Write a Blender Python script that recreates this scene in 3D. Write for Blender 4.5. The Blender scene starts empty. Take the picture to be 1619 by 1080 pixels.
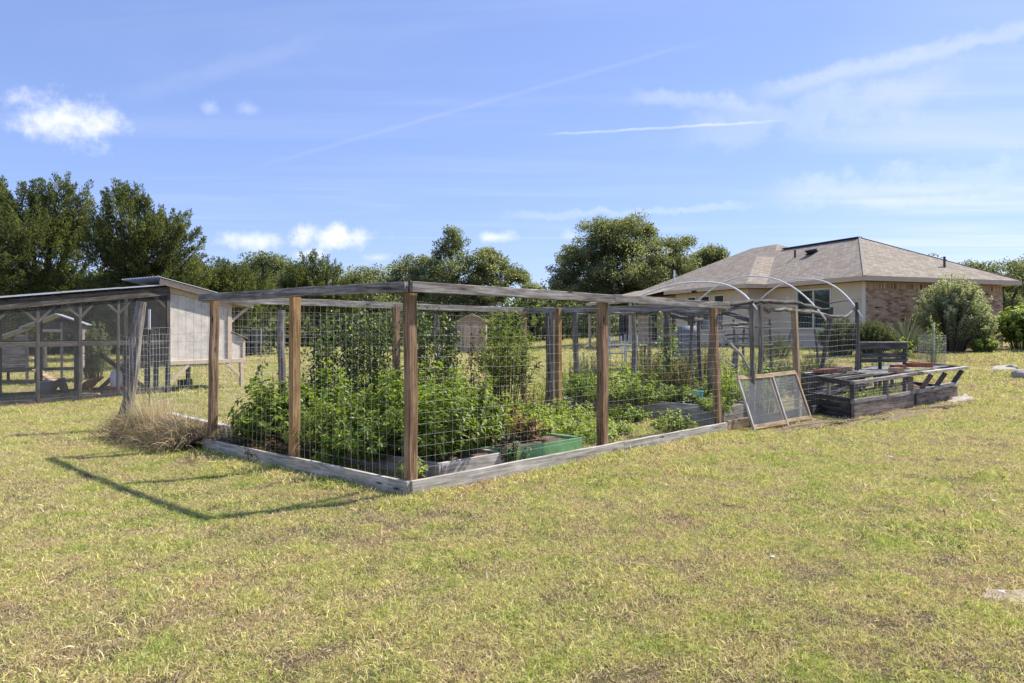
import bpy, math, random
import numpy as np
from mathutils import Vector, Matrix, Quaternion

random.seed(7)
rng = np.random.default_rng(7)
SC = bpy.context.scene
COL = SC.collection
R = math.radians

# ------------------------------------------------------------------ camera, sky, sun, exposure
F, CX, HY, CH = 1100.0, 809.5, 521.0, 1.5          # focal length in photo pixels, centre column, horizon row, eye height
cam = bpy.data.cameras.new('camera')
cam.sensor_width = 36.0
cam.lens = F / 1619 * 36
cam.shift_y = -(540 - HY) / 1619
cam.clip_start = 0.05
cam.clip_end = 5000
camo = bpy.data.objects.new('camera', cam)
camo.location = (0, 0, CH)
camo.rotation_euler = (R(90), 0, 0)
COL.objects.link(camo)
SC.camera = camo

SUN_DIR = Vector((1.46, 0.76, 1.93)).normalized()   # towards the sun
sun = bpy.data.lights.new('sun', 'SUN')
sun.energy = 4.4
sun.angle = R(0.8)
sun.color = (1.0, 0.95, 0.87)
suno = bpy.data.objects.new('sun', sun)
suno.rotation_euler = (-SUN_DIR).to_track_quat('-Z', 'Y').to_euler()
suno.location = (20, 20, 40)
COL.objects.link(suno)

SC.view_settings.view_transform = 'Standard'
SC.view_settings.look = 'None'
SC.view_settings.gamma = 1.0
SC.view_settings.exposure = 0.80
SC.view_settings.use_curve_mapping = False
SC.cycles.max_bounces = 8
SC.cycles.transparent_max_bounces = 24
SC.cycles.use_denoising = True

def ray(px, py):
    return Vector(((px - CX) / F, 1.0, (HY - py) / F)).normalized()

world = bpy.data.worlds.new('World')
SC.world = world
world.use_nodes = True
WN, WL = world.node_tree.nodes, world.node_tree.links
WN.clear()

def wn(kind, **kw):
    n = WN.new(kind)
    for k, v in kw.items():
        setattr(n, k, v)
    return n

def wmath(op, a, b=None, clamp=False):
    n = wn('ShaderNodeMath', operation=op, use_clamp=clamp)
    for i, v in enumerate((a, b)):
        if v is None:
            continue
        if isinstance(v, (int, float)):
            n.inputs[i].default_value = v
        else:
            WL.new(v, n.inputs[i])
    return n.outputs[0]

def wdot(vec, d):
    n = wn('ShaderNodeVectorMath', operation='DOT_PRODUCT')
    WL.new(vec, n.inputs[0])
    n.inputs[1].default_value = d
    return n.outputs['Value']

def wsmooth(v, lo, hi):
    n = wn('ShaderNodeMapRange', interpolation_type='SMOOTHSTEP')
    WL.new(v, n.inputs['Value'])
    n.inputs['From Min'].default_value = lo
    n.inputs['From Max'].default_value = hi
    return n.outputs[0]

def build_sky():
    out = wn('ShaderNodeOutputWorld')
    bg = wn('ShaderNodeBackground')
    WL.new(bg.outputs[0], out.inputs[0])
    sky = wn('ShaderNodeTexSky', sky_type='NISHITA')
    sky.sun_disc = False
    sky.sun_elevation = math.asin(SUN_DIR.z)
    sky.sun_rotation = math.atan2(SUN_DIR.x, SUN_DIR.y)
    sky.altitude = 300
    sky.air_density = 1.0
    sky.dust_density = 0.35
    sky.ozone_density = 3.0
    hsv = wn('ShaderNodeHueSaturation')
    hsv.inputs['Saturation'].default_value = 1.0
    cast = wn('ShaderNodeMix', data_type='RGBA', blend_type='MULTIPLY')
    cast.inputs[0].default_value = 1.0; cast.inputs[7].default_value = (1.21, 1.35, 1.95, 1)
    gam = wn('ShaderNodeGamma'); gam.inputs['Gamma'].default_value = 0.6
    WL.new(sky.outputs[0], gam.inputs['Color'])
    WL.new(gam.outputs[0], cast.inputs[6])
    WL.new(cast.outputs[2], hsv.inputs['Color'])
    tc = wn('ShaderNodeTexCoord')
    d = tc.outputs['Generated']
    # cloud deck coordinates: direction projected on a flat layer
    sep = wn('ShaderNodeSeparateXYZ'); WL.new(d, sep.inputs[0])
    zc = wmath('MAXIMUM', sep.outputs['Z'], 0.03)
    u = wmath('DIVIDE', sep.outputs['X'], zc)
    v = wmath('DIVIDE', sep.outputs['Y'], zc)
    comb = wn('ShaderNodeCombineXYZ'); WL.new(u, comb.inputs[0]); WL.new(v, comb.inputs[1])
    fine = wn('ShaderNodeTexNoise'); fine.inputs['Scale'].default_value = 26; fine.inputs['Detail'].default_value = 6
    fine.inputs['Roughness'].default_value = 0.62
    WL.new(d, fine.inputs['Vector'])
    fz = wmath('SUBTRACT', fine.outputs['Fac'], 0.5)
    # cirrus: streaked noise on the deck
    mp = wn('ShaderNodeMapping'); mp.inputs['Rotation'].default_value = (0, 0, R(24))
    mp.inputs['Scale'].default_value = (0.34, 1.5, 1)
    mp.inputs['Location'].default_value = (1.7, 0.6, 0)
    WL.new(comb.outputs[0], mp.inputs[0])
    ci = wn('ShaderNodeTexNoise'); ci.inputs['Scale'].default_value = 0.8; ci.inputs['Detail'].default_value = 7
    ci.inputs['Roughness'].default_value = 0.55; ci.inputs['Distortion'].default_value = 0.5
    WL.new(mp.outputs[0], ci.inputs['Vector'])
    cir = wmath('MULTIPLY', wsmooth(ci.outputs['Fac'], 0.46, 0.80), 0.16)
    # broad thin veil towards the right of the view
    side = wsmooth(wdot(d, ray(1640, 260)), 0.955, 1.0)
    cir = wmath('ADD', cir, wmath('MULTIPLY', side, wmath('MULTIPLY', wsmooth(ci.outputs['Fac'], 0.25, 0.7), 0.28)))
    total = cir

    def trail(pa, pb, width, strength, soft):
        a, b = ray(*pa), ray(*pb)
        n = a.cross(b).normalized()
        t = (b - a).normalized()
        mid = (a + b) / 2
        off = wmath('ADD', wdot(d, n), wmath('MULTIPLY', fz, soft))
        m = wmath('SUBTRACT', 1.0, wsmooth(wmath('ABSOLUTE', off), width * 0.15, width))
        half = (b - a).length / 2
        al = wmath('ABSOLUTE', wmath('SUBTRACT', wdot(d, t), mid.dot(t)))
        m = wmath('MULTIPLY', m, wmath('SUBTRACT', 1.0, wsmooth(al, half * 0.55, half)))
        m = wmath('MULTIPLY', m, wmath('GREATER_THAN', wdot(d, mid), 0.5))
        return wmath('MULTIPLY', m, wmath('MULTIPLY', wmath('ADD', wmath('MULTIPLY', fz, 1.2), 0.9), strength))
    for tr in (((840, 214), (1260, 190), 0.0026, 0.34, 0.006), ((1150, 160), (1760, 10), 0.014, 0.27, 0.035),
               ((1050, 220), (1560, 120), 0.036, 0.20, 0.08), ((330, 285), (1200, 40), 0.0045, 0.07, 0.006),
               ((980, 150), (1230, 170), 0.014, 0.20, 0.05), ((760, 345), (1240, 325), 0.008, 0.22, 0.035),
               ((1180, 310), (1700, 270), 0.026, 0.22, 0.08), ((160, 165), (520, 60), 0.016, 0.06, 0.03)):
        total = wmath('ADD', total, trail(*tr))
    # small cumulus
    bil = wn('ShaderNodeTexNoise'); bil.inputs['Scale'].default_value = 34; bil.inputs['Detail'].default_value = 7
    bil.inputs['Roughness'].default_value = 0.6
    WL.new(d, bil.inputs['Vector'])
    bz = wmath('SUBTRACT', bil.outputs['Fac'], 0.5)
    for (px, py, rx, ry, st) in ((100, 190, 84, 40, 0.95), (400, 381, 66, 20, 0.8), (530, 375, 78, 24, 0.95), (490, 405, 34, 11, 0.7),
                                 (782, 375, 44, 13, 0.75), (595, 407, 28, 9, 0.45), (388, 172, 26, 14, 0.26), (333, 168, 17, 14, 0.28),
                                 (902, 372, 20, 11, 0.35)):
        c = ray(px, py)
        tx = Vector((c.y, -c.x, 0)).normalized()
        ty = tx.cross(c).normalized()
        a = wmath('DIVIDE', wmath('SUBTRACT', wdot(d, tx), 0.0), rx / F)
        b = wmath('DIVIDE', wmath('SUBTRACT', wdot(d, ty), 0.0), ry / F)
        r2 = wmath('ADD', wmath('MULTIPLY', a, a), wmath('MULTIPLY', b, b))
        val = wmath('SUBTRACT', 1.0, wmath('SQRT', r2))
        val = wmath('ADD', val, wmath('MULTIPLY', bz, 2.0))
        m = wmath('MULTIPLY', wsmooth(val, 0.0, 1.05), wmath('GREATER_THAN', wdot(d, c), 0.5))
        total = wmath('ADD', total, wmath('MULTIPLY', m, st))
    total = wmath('MULTIPLY', wmath('MINIMUM', total, 1.0), wsmooth(sep.outputs['Z'], 0.0, 0.05))
    mix = wn('ShaderNodeMix', data_type='RGBA')
    WL.new(total, mix.inputs['Factor'])
    WL.new(hsv.outputs[0], mix.inputs[6])
    mix.inputs[7].default_value = (5.7, 5.85, 6.5, 1)
    WL.new(mix.outputs[2], bg.inputs['Color'])
    bg.inputs['Strength'].default_value = 0.110
build_sky()

# ------------------------------------------------------------------ helpers
def gp(px, py, z=0.0):
    """ground point (height z) seen at a photo pixel"""
    D = (CH - z) * F / (py - HY)
    return Vector(((px - CX) / F * D, D, z))

def at(px, py, D):
    return Vector(((px - CX) / F * D, D, CH + (HY - py) / F * D))

def sstep(t):
    t = np.clip(t, 0, 1)
    return t * t * (3 - 2 * t)

def zg(x, y):
    """terrain height: nearly flat lawn, rising gently to the house"""
    x = np.asarray(x, float); y = np.asarray(y, float)
    rise = 0.75 * sstep((y - 13.5) / 12.5) * sstep((x + 4) / 15)
    near = np.exp(-((y - 10) / 25) ** 2)
    b = (0.014 * np.sin(1.5 * x + 0.5 + 0.4 * y) * np.sin(1.2 * y + 0.3 * x) + 0.02 * np.sin(0.45 * x + 2) * np.sin(0.6 * y + 1)
         + 0.006 * np.sin(2.9 * x - 1.1 * y) * np.sin(2.3 * y + 1.7 * x)) * near
    return rise + b

def gz(x, y):
    return float(zg(x, y))

def wloc(o):
    v = Vector((0, 0, 0))
    while o is not None:
        v = v + o.location
        o = o.parent
    return v

def tag(o, label=None, cat=None, group=None, kind=None):
    if label: o['label'] = label
    if cat: o['category'] = cat
    if group: o['group'] = group
    if kind: o['kind'] = kind
    return o

def thing(name, label, cat, loc, group=None):
    o = bpy.data.objects.new(name, None)
    o.empty_display_size = 0.2
    o.location = loc
    COL.objects.link(o)
    return tag(o, label, cat, group)

def link_mesh(name, me, mat, parent=None):
    o = bpy.data.objects.new(name, me)
    if mat is not None:
        me.materials.append(mat)
    COL.objects.link(o)
    if parent is not None:
        o.parent = parent
    return o

class MB:
    """collects geometry in world coordinates; 'grain' = local wood/material coordinates"""
    def __init__(s):
        s.v = []; s.f = []; s.g = []; s.t = []
    def add(s, vs, fs, gs=None, tint=None):
        o = len(s.v)
        vs = [Vector(q) for q in vs]
        s.v += vs
        s.g += [Vector(q) for q in (gs if gs is not None else vs)]
        s.t += [random.random() if tint is None else tint] * len(vs)
        s.f += [tuple(i + o for i in f) for f in fs]
        return s
    def beam(s, p0, p1, w, h, up=(0, 0, 1), ch=0.006, jit=0.002, seg=None, bow=0.0, cut=0.0):
        """board from p0 to p1 (centre line); w across, h along 'up'"""
        p0, p1 = Vector(p0), Vector(p1)
        ax = p1 - p0; L = ax.length
        if L < 1e-6: return s
        ax.normalize()
        up = Vector(up)
        sd = ax.cross(up)
        if sd.length < 1e-4:
            sd = ax.cross(Vector((1, 0, 0)))
        sd.normalize(); up = sd.cross(ax).normalized()
        ch = min(ch, w * .3, h * .3)
        a, b = w / 2, h / 2
        ring = [(-a + ch, -b), (a - ch, -b), (a, -b + ch), (a, b - ch), (a - ch, b), (-a + ch, b), (-a, b - ch), (-a, -b + ch)]
        n = seg or max(1, min(8, int(L / 0.7)))
        off = Vector((random.uniform(0, 50), random.uniform(0, 50), random.uniform(0, 50)))
        vs, gs, fs = [], [], []
        bd = random.uniform(-1, 1)
        for i in range(n + 1):
            t = i / n
            c = p0 + ax * (L * t) + (sd * bd + up * random.uniform(-.4, .4)) * bow * math.sin(math.pi * t)
            jx, jy = random.uniform(-jit, jit), random.uniform(-jit, jit)
            for (x, y) in ring:
                vs.append(c + sd * (x + jx) + up * (y + jy)); gs.append(Vector((L * t, x, y)) + off)
        for i in range(n):
            for k in range(8):
                q = (k + 1) % 8
                fs.append((i * 8 + k, i * 8 + q, (i + 1) * 8 + q, (i + 1) * 8 + k))
        fs.append(tuple(reversed(range(8)))); fs.append(tuple(n * 8 + k for k in range(8)))
        return s.add(vs, fs, gs)
    def box(s, c, size, rz=0.0, ch=0.0):
        c = Vector(c)
        d = Vector((math.cos(rz), math.sin(rz), 0))
        return s.beam(c - d * size[0] / 2, c + d * size[0] / 2, size[1], size[2], ch=ch or 0.003, jit=0)
    def tube(s, pts, rad, n=7, cap=True, rough=0.0):
        pts = [Vector(p) for p in pts]
        m = len(pts)
        rad = rad if hasattr(rad, '__len__') else [rad] * m
        off = Vector((random.uniform(0, 50), random.uniform(0, 50), random.uniform(0, 50)))
        vs, gs, fs = [], [], []
        L = 0.0
        ref = None
        for i, p in enumerate(pts):
            t = (pts[min(i + 1, m - 1)] - pts[max(i - 1, 0)])
            t = t.normalized() if t.length > 1e-9 else Vector((0, 0, 1))
            if ref is None:
                ref = t.cross(Vector((0.31, 0.87, 0.12)) if abs(t.z) > .5 else Vector((0, 0, 1)))
            x = (ref - t * ref.dot(t)).normalized(); ref = x
            y = t.cross(x)
            if i: L += (p - pts[i - 1]).length
            for k in range(n):
                a = 2 * math.pi * k / n
                r = rad[i] * (1 + random.uniform(-rough, rough))
                vs.append(p + (x * math.cos(a) + y * math.sin(a)) * r)
                gs.append(Vector((L, math.cos(a) * rad[i], math.sin(a) * rad[i])) + off)
        for i in range(m - 1):
            for k in range(n):
                q = (k + 1) % n
                fs.append((i * n + k, i * n + q, (i + 1) * n + q, (i + 1) * n + k))
        if cap and n > 2:
            fs.append(tuple(reversed(range(n)))); fs.append(tuple((m - 1) * n + k for k in range(n)))
        return s.add(vs, fs, gs)
    def build(s, name, mat, parent=None, smooth=False, label=None, kind=None):
        me = bpy.data.meshes.new(name)
        o = wloc(parent) if parent is not None else (sum(s.v, Vector()) / len(s.v) if False else Vector((0, 0, 0)))
        me.from_pydata([tuple(q - o) for q in s.v], [], s.f)
        at_ = me.attributes.new('grain', 'FLOAT_VECTOR', 'POINT')
        at_.data.foreach_set('vector', np.array([c for q in s.g for c in q], np.float32))
        a2 = me.attributes.new('tint', 'FLOAT', 'POINT')
        a2.data.foreach_set('value', np.array(s.t, np.float32))
        if smooth:
            me.polygons.foreach_set('use_smooth', [True] * len(me.polygons))
        me.update()
        ob = link_mesh(name, me, mat, parent)
        if label: ob['label'] = label
        if kind: ob['kind'] = kind
        return ob

def np_mesh(name, verts, tris, tint, mat, parent=None, kind=None, smooth=False):
    me = bpy.data.meshes.new(name)
    if parent is not None:
        verts = verts - np.array(wloc(parent))
    nv, nf = len(verts), len(tris)
    me.vertices.add(nv); me.vertices.foreach_set('co', verts.astype(np.float32).ravel())
    me.loops.add(nf * 3); me.loops.foreach_set('vertex_index', tris.astype(np.int32).ravel())
    me.polygons.add(nf); me.polygons.foreach_set('loop_start', np.arange(0, nf * 3, 3, dtype=np.int32))
    me.attributes.new('tint', 'FLOAT', 'POINT').data.foreach_set('value', tint.astype(np.float32))
    me.update(calc_edges=True)
    if smooth: me.polygons.foreach_set('use_smooth', np.ones(nf, bool))
    o = link_mesh(name, me, mat, parent)
    if kind: o['kind'] = kind
    return o

def unit(a):
    return a / np.maximum(np.linalg.norm(a, axis=-1, keepdims=True), 1e-9)

def leaf_arrays(c, axis, nrm, ln, wd, tint, fold=0.25, bend=0.15):
    """kite-shaped folded leaves: base, left, tip, right -> two triangles each"""
    axis = unit(axis)
    side = unit(np.cross(axis, nrm)); nn = np.cross(side, axis)
    ln = ln[:, None]; wd = wd[:, None]
    b = c
    m = c + axis * ln * 0.45
    l = m + side * wd * 0.5 + nn * wd * fold
    r = m - side * wd * 0.5 + nn * wd * fold
    t = c + axis * ln - nn * ln * bend
    V = np.stack([b, l, t, r], 1).reshape(-1, 3)
    n = len(c)
    i = np.arange(n)[:, None] * 4
    T = np.concatenate([i + np.array([[0, 2, 1]]), i + np.array([[0, 3, 2]])], 1).reshape(-1, 3)
    return V, T, np.repeat(tint, 4)

def rand_unit(n):
    return unit(rng.normal(size=(n, 3)))

# ------------------------------------------------------------------ materials
MATS = {}
def mat(name):
    m = bpy.data.materials.new(name); m.use_nodes = True
    nt = m.node_tree
    MATS[name] = m
    return m, nt, nt.nodes, nt.links, nt.nodes['Principled BSDF']

def ramp(N, stops):
    r = N.new('ShaderNodeValToRGB')
    els = r.color_ramp.elements
    while len(els) < len(stops): els.new(0.5)
    for e, (p, c) in zip(els, stops):
        e.position = p; e.color = (*c, 1)
    return r

def noise(N, L, vec, scale, detail=4, rough=0.55, dist=0.0):
    n = N.new('ShaderNodeTexNoise')
    n.inputs['Scale'].default_value = scale; n.inputs['Detail'].default_value = detail
    n.inputs['Roughness'].default_value = rough; n.inputs['Distortion'].default_value = dist
    if vec is not None: L.new(vec, n.inputs['Vector'])
    return n.outputs['Fac']

def attr(N, name, out='Vector'):
    a = N.new('ShaderNodeAttribute'); a.attribute_name = name
    return a.outputs[out]

def mapped(N, L, vec, scale):
    m = N.new('ShaderNodeMapping'); m.inputs['Scale'].default_value = scale
    L.new(vec, m.inputs[0])
    return m.outputs[0]

def mixc(N, L, fac, a, b, blend='MIX'):
    m = N.new('ShaderNodeMix'); m.data_type = 'RGBA'; m.blend_type = blend
    for s, v in ((0, fac), (6, a), (7, b)):
        if isinstance(v, (int, float)): m.inputs[s].default_value = v
        elif isinstance(v, tuple): m.inputs[s].default_value = (*v, 1)
        else: L.new(v, m.inputs[s])
    return m.outputs[2]

def bump(N, L, B, h, strength=0.3, dist=0.005):
    b = N.new('ShaderNodeBump'); b.inputs['Strength'].default_value = strength; b.inputs['Distance'].default_value = dist
    L.new(h, b.inputs['Height']); L.new(b.outputs[0], B.inputs['Normal'])

def wood(name, dark, mid, light, rough=0.85, streak=1.0, knots=True, stain=None):
    m, nt, N, L, B = mat(name)
    g = attr(N, 'grain')
    fine = noise(N, L, mapped(N, L, g, (3.0, 75, 75)), 1.0, 6, 0.7, 0.6)
    broad = noise(N, L, mapped(N, L, g, (1.4, 24, 24)), 1.0, 4, 0.6, 1.2)
    blot = noise(N, L, mapped(N, L, g, (4.0, 9, 9)), 1.0, 6, 0.65)
    mm = N.new('ShaderNodeMath'); mm.operation = 'MULTIPLY_ADD'
    L.new(fine, mm.inputs[0]); mm.inputs[1].default_value = 0.55 * streak
    ad = N.new('ShaderNodeMath'); ad.operation = 'MULTIPLY'; L.new(broad, ad.inputs[0]); ad.inputs[1].default_value = 0.6
    L.new(ad.outputs[0], mm.inputs[2])
    rp = ramp(N, [(0.40, dark), (0.56, mid), (0.70, light)])
    L.new(mm.outputs[0], rp.inputs[0])
    col = rp.outputs[0]
    if knots:
        v = N.new('ShaderNodeTexVoronoi'); v.inputs['Scale'].default_value = 1.0; v.feature = 'F1'
        L.new(mapped(N, L, g, (2.3, 9, 9)), v.inputs['Vector'])
        kr = ramp(N, [(0.05, (1, 1, 1)), (0.16, (0, 0, 0))]); L.new(v.outputs['Distance'], kr.inputs[0])
        col = mixc(N, L, kr.outputs[0], col, tuple(c * .4 for c in dark))
    br = ramp(N, [(0.3, (0.62, 0.6, 0.58)), (0.7, (1.15, 1.15, 1.15))]); L.new(blot, br.inputs[0])
    col = mixc(N, L, 1.0, col, br.outputs[0], 'MULTIPLY')
    if stain:
        geo = N.new('ShaderNodeNewGeometry')
        sp = N.new('ShaderNodeSeparateXYZ'); L.new(geo.outputs['Position'], sp.inputs[0])
        mr = N.new('ShaderNodeMapRange'); L.new(sp.outputs['Z'], mr.inputs[0])
        mr.inputs[1].default_value = stain[0]; mr.inputs[2].default_value = 0.0; mr.inputs[3].default_value = 0; mr.inputs[4].default_value = 0.8
        col = mixc(N, L, mr.outputs[0], col, stain[1])
    L.new(col, B.inputs['Base Color'])
    B.inputs['Roughness'].default_value = rough
    B.inputs['Specular IOR Level'].default_value = 0.2
    bump(N, L, B, mm.outputs[0], 0.55, 0.006)
    return m

def plain(name, col, rough=0.7, metal=0.0, var=0.15, scale=8, spec=0.3, bstr=0.15):
    m, nt, N, L, B = mat(name)
    tc = N.new('ShaderNodeTexCoord')
    n1 = noise(N, L, attr(N, 'grain'), scale, 6, 0.65)
    rp = ramp(N, [(0.3, tuple(c * (1 - var) for c in col)), (0.7, tuple(min(1, c * (1 + var)) for c in col))])
    L.new(n1, rp.inputs[0]); L.new(rp.outputs[0], B.inputs['Base Color'])
    B.inputs['Roughness'].default_value = rough; B.inputs['Metallic'].default_value = metal
    B.inputs['Specular IOR Level'].default_value = spec
    if bstr: bump(N, L, B, n1, bstr, 0.004)
    return m

def leafmat(name, c1, c2, c3, trans=0.35, rough=0.5, spec=0.35, wscale=0.6):
    """leaf colours by the per-leaf tint attribute, with light passing through the blade"""
    m, nt, N, L, B = mat(name)
    t = attr(N, 'tint', 'Fac')
    rp = ramp(N, [(0.0, c1), (0.55, c2), (1.0, c3)]); L.new(t, rp.inputs[0])
    geo = N.new('ShaderNodeNewGeometry')
    n1 = noise(N, L, geo.outputs['Position'], wscale, 3)
    br = ramp(N, [(0.3, (0.8, 0.82, 0.8)), (0.7, (1.2, 1.15, 1.1))]); L.new(n1, br.inputs[0])
    col = mixc(N, L, 1.0, rp.outputs[0], br.outputs[0], 'MULTIPLY')
    L.new(col, B.inputs['Base Color'])
    B.inputs['Roughness'].default_value = rough; B.inputs['Specular IOR Level'].default_value = spec
    tr = N.new('ShaderNodeBsdfTranslucent')
    tcol = mixc(N, L, 1.0, col, (1.5, 1.55, 0.8), 'MULTIPLY')
    L.new(tcol, tr.inputs[0])
    mx = N.new('ShaderNodeMixShader'); mx.inputs[0].default_value = trans
    L.new(B.outputs[0], mx.inputs[1]); L.new(tr.outputs[0], mx.inputs[2])
    L.new(mx.outputs[0], N['Material Output'].inputs[0])
    return m

def screenmat(name, col, opacity):
    """fine woven screen: too fine to model thread by thread, partly see-through"""
    m, nt, N, L, B = mat(name)
    B.inputs['Base Color'].default_value = (*col, 1); B.inputs['Roughness'].default_value = 0.6
    n1 = noise(N, L, attr(N, 'grain'), 5, 4)
    rp = ramp(N, [(0.3, (opacity * .8,) * 3), (0.7, (min(1, opacity * 1.2),) * 3)]); L.new(n1, rp.inputs[0])
    tr = N.new('ShaderNodeBsdfTransparent')
    mx = N.new('ShaderNodeMixShader'); L.new(rp.outputs[0], mx.inputs[0])
    L.new(tr.outputs[0], mx.inputs[1]); L.new(B.outputs[0], mx.inputs[2])
    L.new(mx.outputs[0], N['Material Output'].inputs[0])
    return m

W_GREY = wood('weathered_grey_wood', (0.075, 0.067, 0.057), (0.26, 0.235, 0.205), (0.52, 0.48, 0.425))
W_PALE = wood('bleached_board', (0.17, 0.15, 0.125), (0.47, 0.425, 0.365), (0.72, 0.67, 0.595))
W_DARK = wood('dark_weathered_wood', (0.03, 0.028, 0.026), (0.085, 0.08, 0.075), (0.18, 0.172, 0.16))
W_BROWN = wood('treated_brown_post', (0.045, 0.024, 0.013), (0.205, 0.12, 0.062), (0.42, 0.28, 0.165), streak=1.2)
W_GOLD = wood('treated_gold_post', (0.10, 0.05, 0.02), (0.37, 0.21, 0.085), (0.56, 0.36, 0.17), streak=1.1)
W_NEW = wood('tan_lumber', (0.20, 0.13, 0.075), (0.42, 0.30, 0.185), (0.58, 0.44, 0.29))
W_RUN = wood('run_grey_wood', (0.04, 0.034, 0.028), (0.105, 0.092, 0.077), (0.205, 0.185, 0.16))
W_CEDAR = wood('cedar_pole_bark', (0.06, 0.052, 0.044), (0.20, 0.178, 0.152), (0.42, 0.385, 0.335), knots=False)
W_CEDARD = wood('dark_cedar_pole', (0.035, 0.03, 0.026), (0.11, 0.098, 0.085), (0.24, 0.22, 0.195), knots=False)
W_BED = wood('cold_frame_plank', (0.08, 0.06, 0.047), (0.24, 0.185, 0.145), (0.44, 0.36, 0.295))
W_PLY = wood('brown_plywood', (0.05, 0.03, 0.02), (0.12, 0.075, 0.045), (0.19, 0.12, 0.075), knots=False)
P_GREEN = plain('green_paint', (0.22, 0.42, 0.17), 0.6, var=0.35, scale=6)
P_WHITEWALL = plain('coop_white_siding', (0.60, 0.545, 0.465), 0.8, var=0.22, scale=4)
P_TRIM = plain('coop_beige_trim', (0.56, 0.44, 0.32), 0.7, var=0.12)
P_METAL = plain('galvanised_sheet', (0.55, 0.56, 0.57), 0.45, 0.6, 0.15, 4)
P_WIRE = plain('galvanised_wire', (0.56, 0.55, 0.52), 0.75, 0.0, 0.2, 20, bstr=0)
P_PVC = plain('white_pvc_pipe', (0.86, 0.85, 0.82), 0.6, var=0.06, bstr=0)
P_SIDING = plain('beige_lap_siding', (0.70, 0.575, 0.41), 0.7, var=0.06, scale=3, bstr=0.05)
P_FASCIA = plain('tan_fascia', (0.64, 0.48, 0.33), 0.65, var=0.07, scale=3, bstr=0.05)
P_CREAM = plain('cream_window_frame', (0.76, 0.69, 0.54), 0.55, var=0.05, bstr=0)
P_SOIL = plain('garden_soil', (0.13, 0.095, 0.065), 0.95, var=0.4, scale=14, spec=0.1, bstr=0.7)
P_DIRT = plain('bare_dirt', (0.20, 0.15, 0.105), 0.95, var=0.45, scale=9, spec=0.1, bstr=0.7)
P_LIME = plain('pale_limestone', (0.40, 0.355, 0.29), 0.9, var=0.3, scale=7, spec=0.15, bstr=0.8)
P_SAND = plain('pale_sandy_soil', (0.34, 0.275, 0.195), 0.95, var=0.3, scale=12, spec=0.1, bstr=0.8)
P_STONE = plain('white_limestone_chip', (0.72, 0.69, 0.62), 0.9, var=0.15, scale=20, spec=0.15)
P_BLACK = plain('black_plastic', (0.02, 0.02, 0.022), 0.5, var=0.3)
P_RED = plain('red_plastic', (0.45, 0.03, 0.03), 0.45, var=0.1)
P_WHITEPL = plain('white_plastic', (0.72, 0.72, 0.70), 0.4, var=0.08)
P_TEAL = plain('turquoise_plastic', (0.20, 0.56, 0.56), 0.45, var=0.08)
P_GREYBOX = plain('grey_painted_metal', (0.15, 0.16, 0.165), 0.7, 0.0, 0.1)
P_NAVY = plain('dark_blue_metal', (0.025, 0.03, 0.045), 0.5, 0.2, 0.2)
P_TAN = plain('tan_shed_wall', (0.42, 0.32, 0.23), 0.75, var=0.08)
P_TPOST = plain('dark_green_steel', (0.03, 0.045, 0.035), 0.6, 0.2, 0.3)
P_STUCCO = plain('stone_skirt', (0.36, 0.30, 0.23), 0.9, var=0.35, scale=5, bstr=0.5)
P_HIPCAP = plain('hip_shingle', (0.30, 0.255, 0.215), 0.95, var=0.25, scale=6)
S_FINE = screenmat('insect_screen', (0.22, 0.22, 0.21), 0.42)
S_COOP = screenmat('hardware_cloth', (0.20, 0.20, 0.195), 0.17)
S_CLEAR = screenmat('shade_netting', (0.55, 0.55, 0.53), 0.30)
L_OAK = leafmat('oak_leaves', (0.112, 0.129, 0.069), (0.213, 0.235, 0.131), (0.347, 0.364, 0.213), 0.5)
L_PALEOAK = leafmat('pale_oak_leaves', (0.115, 0.138, 0.081), (0.207, 0.236, 0.144), (0.322, 0.345, 0.225), 0.48)
L_JUNI = leafmat('juniper_foliage', (0.075, 0.088, 0.044), (0.132, 0.154, 0.065), (0.242, 0.264, 0.100), 0.48, 0.7, 0.15)
L_WOOD = leafmat('far_woodland', (0.085, 0.102, 0.060), (0.147, 0.173, 0.093), (0.232, 0.255, 0.145), 0.48, 0.7, 0.15)  # leaf colours lightened so that distance haze is in the colour
L_LUSH = leafmat('lush_leaves', (0.087, 0.135, 0.022), (0.184, 0.257, 0.036), (0.368, 0.423, 0.080), 0.45, 0.42, 0.4, 2.0)
L_WILLOW = leafmat('willow_leaves', (0.085, 0.12, 0.035), (0.16, 0.21, 0.06), (0.29, 0.33, 0.11), 0.4, 0.5, 0.35, 2.0)
L_LIME = leafmat('yellow_green_leaves', (0.16, 0.215, 0.05), (0.29, 0.36, 0.09), (0.47, 0.52, 0.16), 0.42, 0.5, 0.3, 2.0)
L_VINE = leafmat('vine_leaves', (0.05, 0.08, 0.028), (0.095, 0.145, 0.042), (0.34, 0.38, 0.08), 0.38, 0.4, 0.45, 2.0)
L_ROSE = leafmat('rosemary_needles', (0.085, 0.1, 0.055), (0.16, 0.185, 0.1), (0.27, 0.29, 0.165), 0.25, 0.6, 0.2, 2.0)
L_SAGE = leafmat('silver_sage_leaves', (0.24, 0.265, 0.165), (0.42, 0.45, 0.30), (0.62, 0.64, 0.46), 0.35, 0.7, 0.15, 1.0)
L_YUCCA = leafmat('sotol_blades', (0.09, 0.115, 0.075), (0.165, 0.2, 0.125), (0.26, 0.29, 0.18), 0.2, 0.55, 0.3)
L_TANFLOWER = leafmat('tan_seed_heads', (0.11, 0.12, 0.04), (0.24, 0.20, 0.08), (0.40, 0.30, 0.14), 0.3, 0.7, 0.1, 2.0)
L_DRY = leafmat('dry_straw', (0.18, 0.13, 0.09), (0.46, 0.37, 0.25), (0.78, 0.66, 0.47), 0.25, 0.75, 0.1, 2.0)
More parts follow.
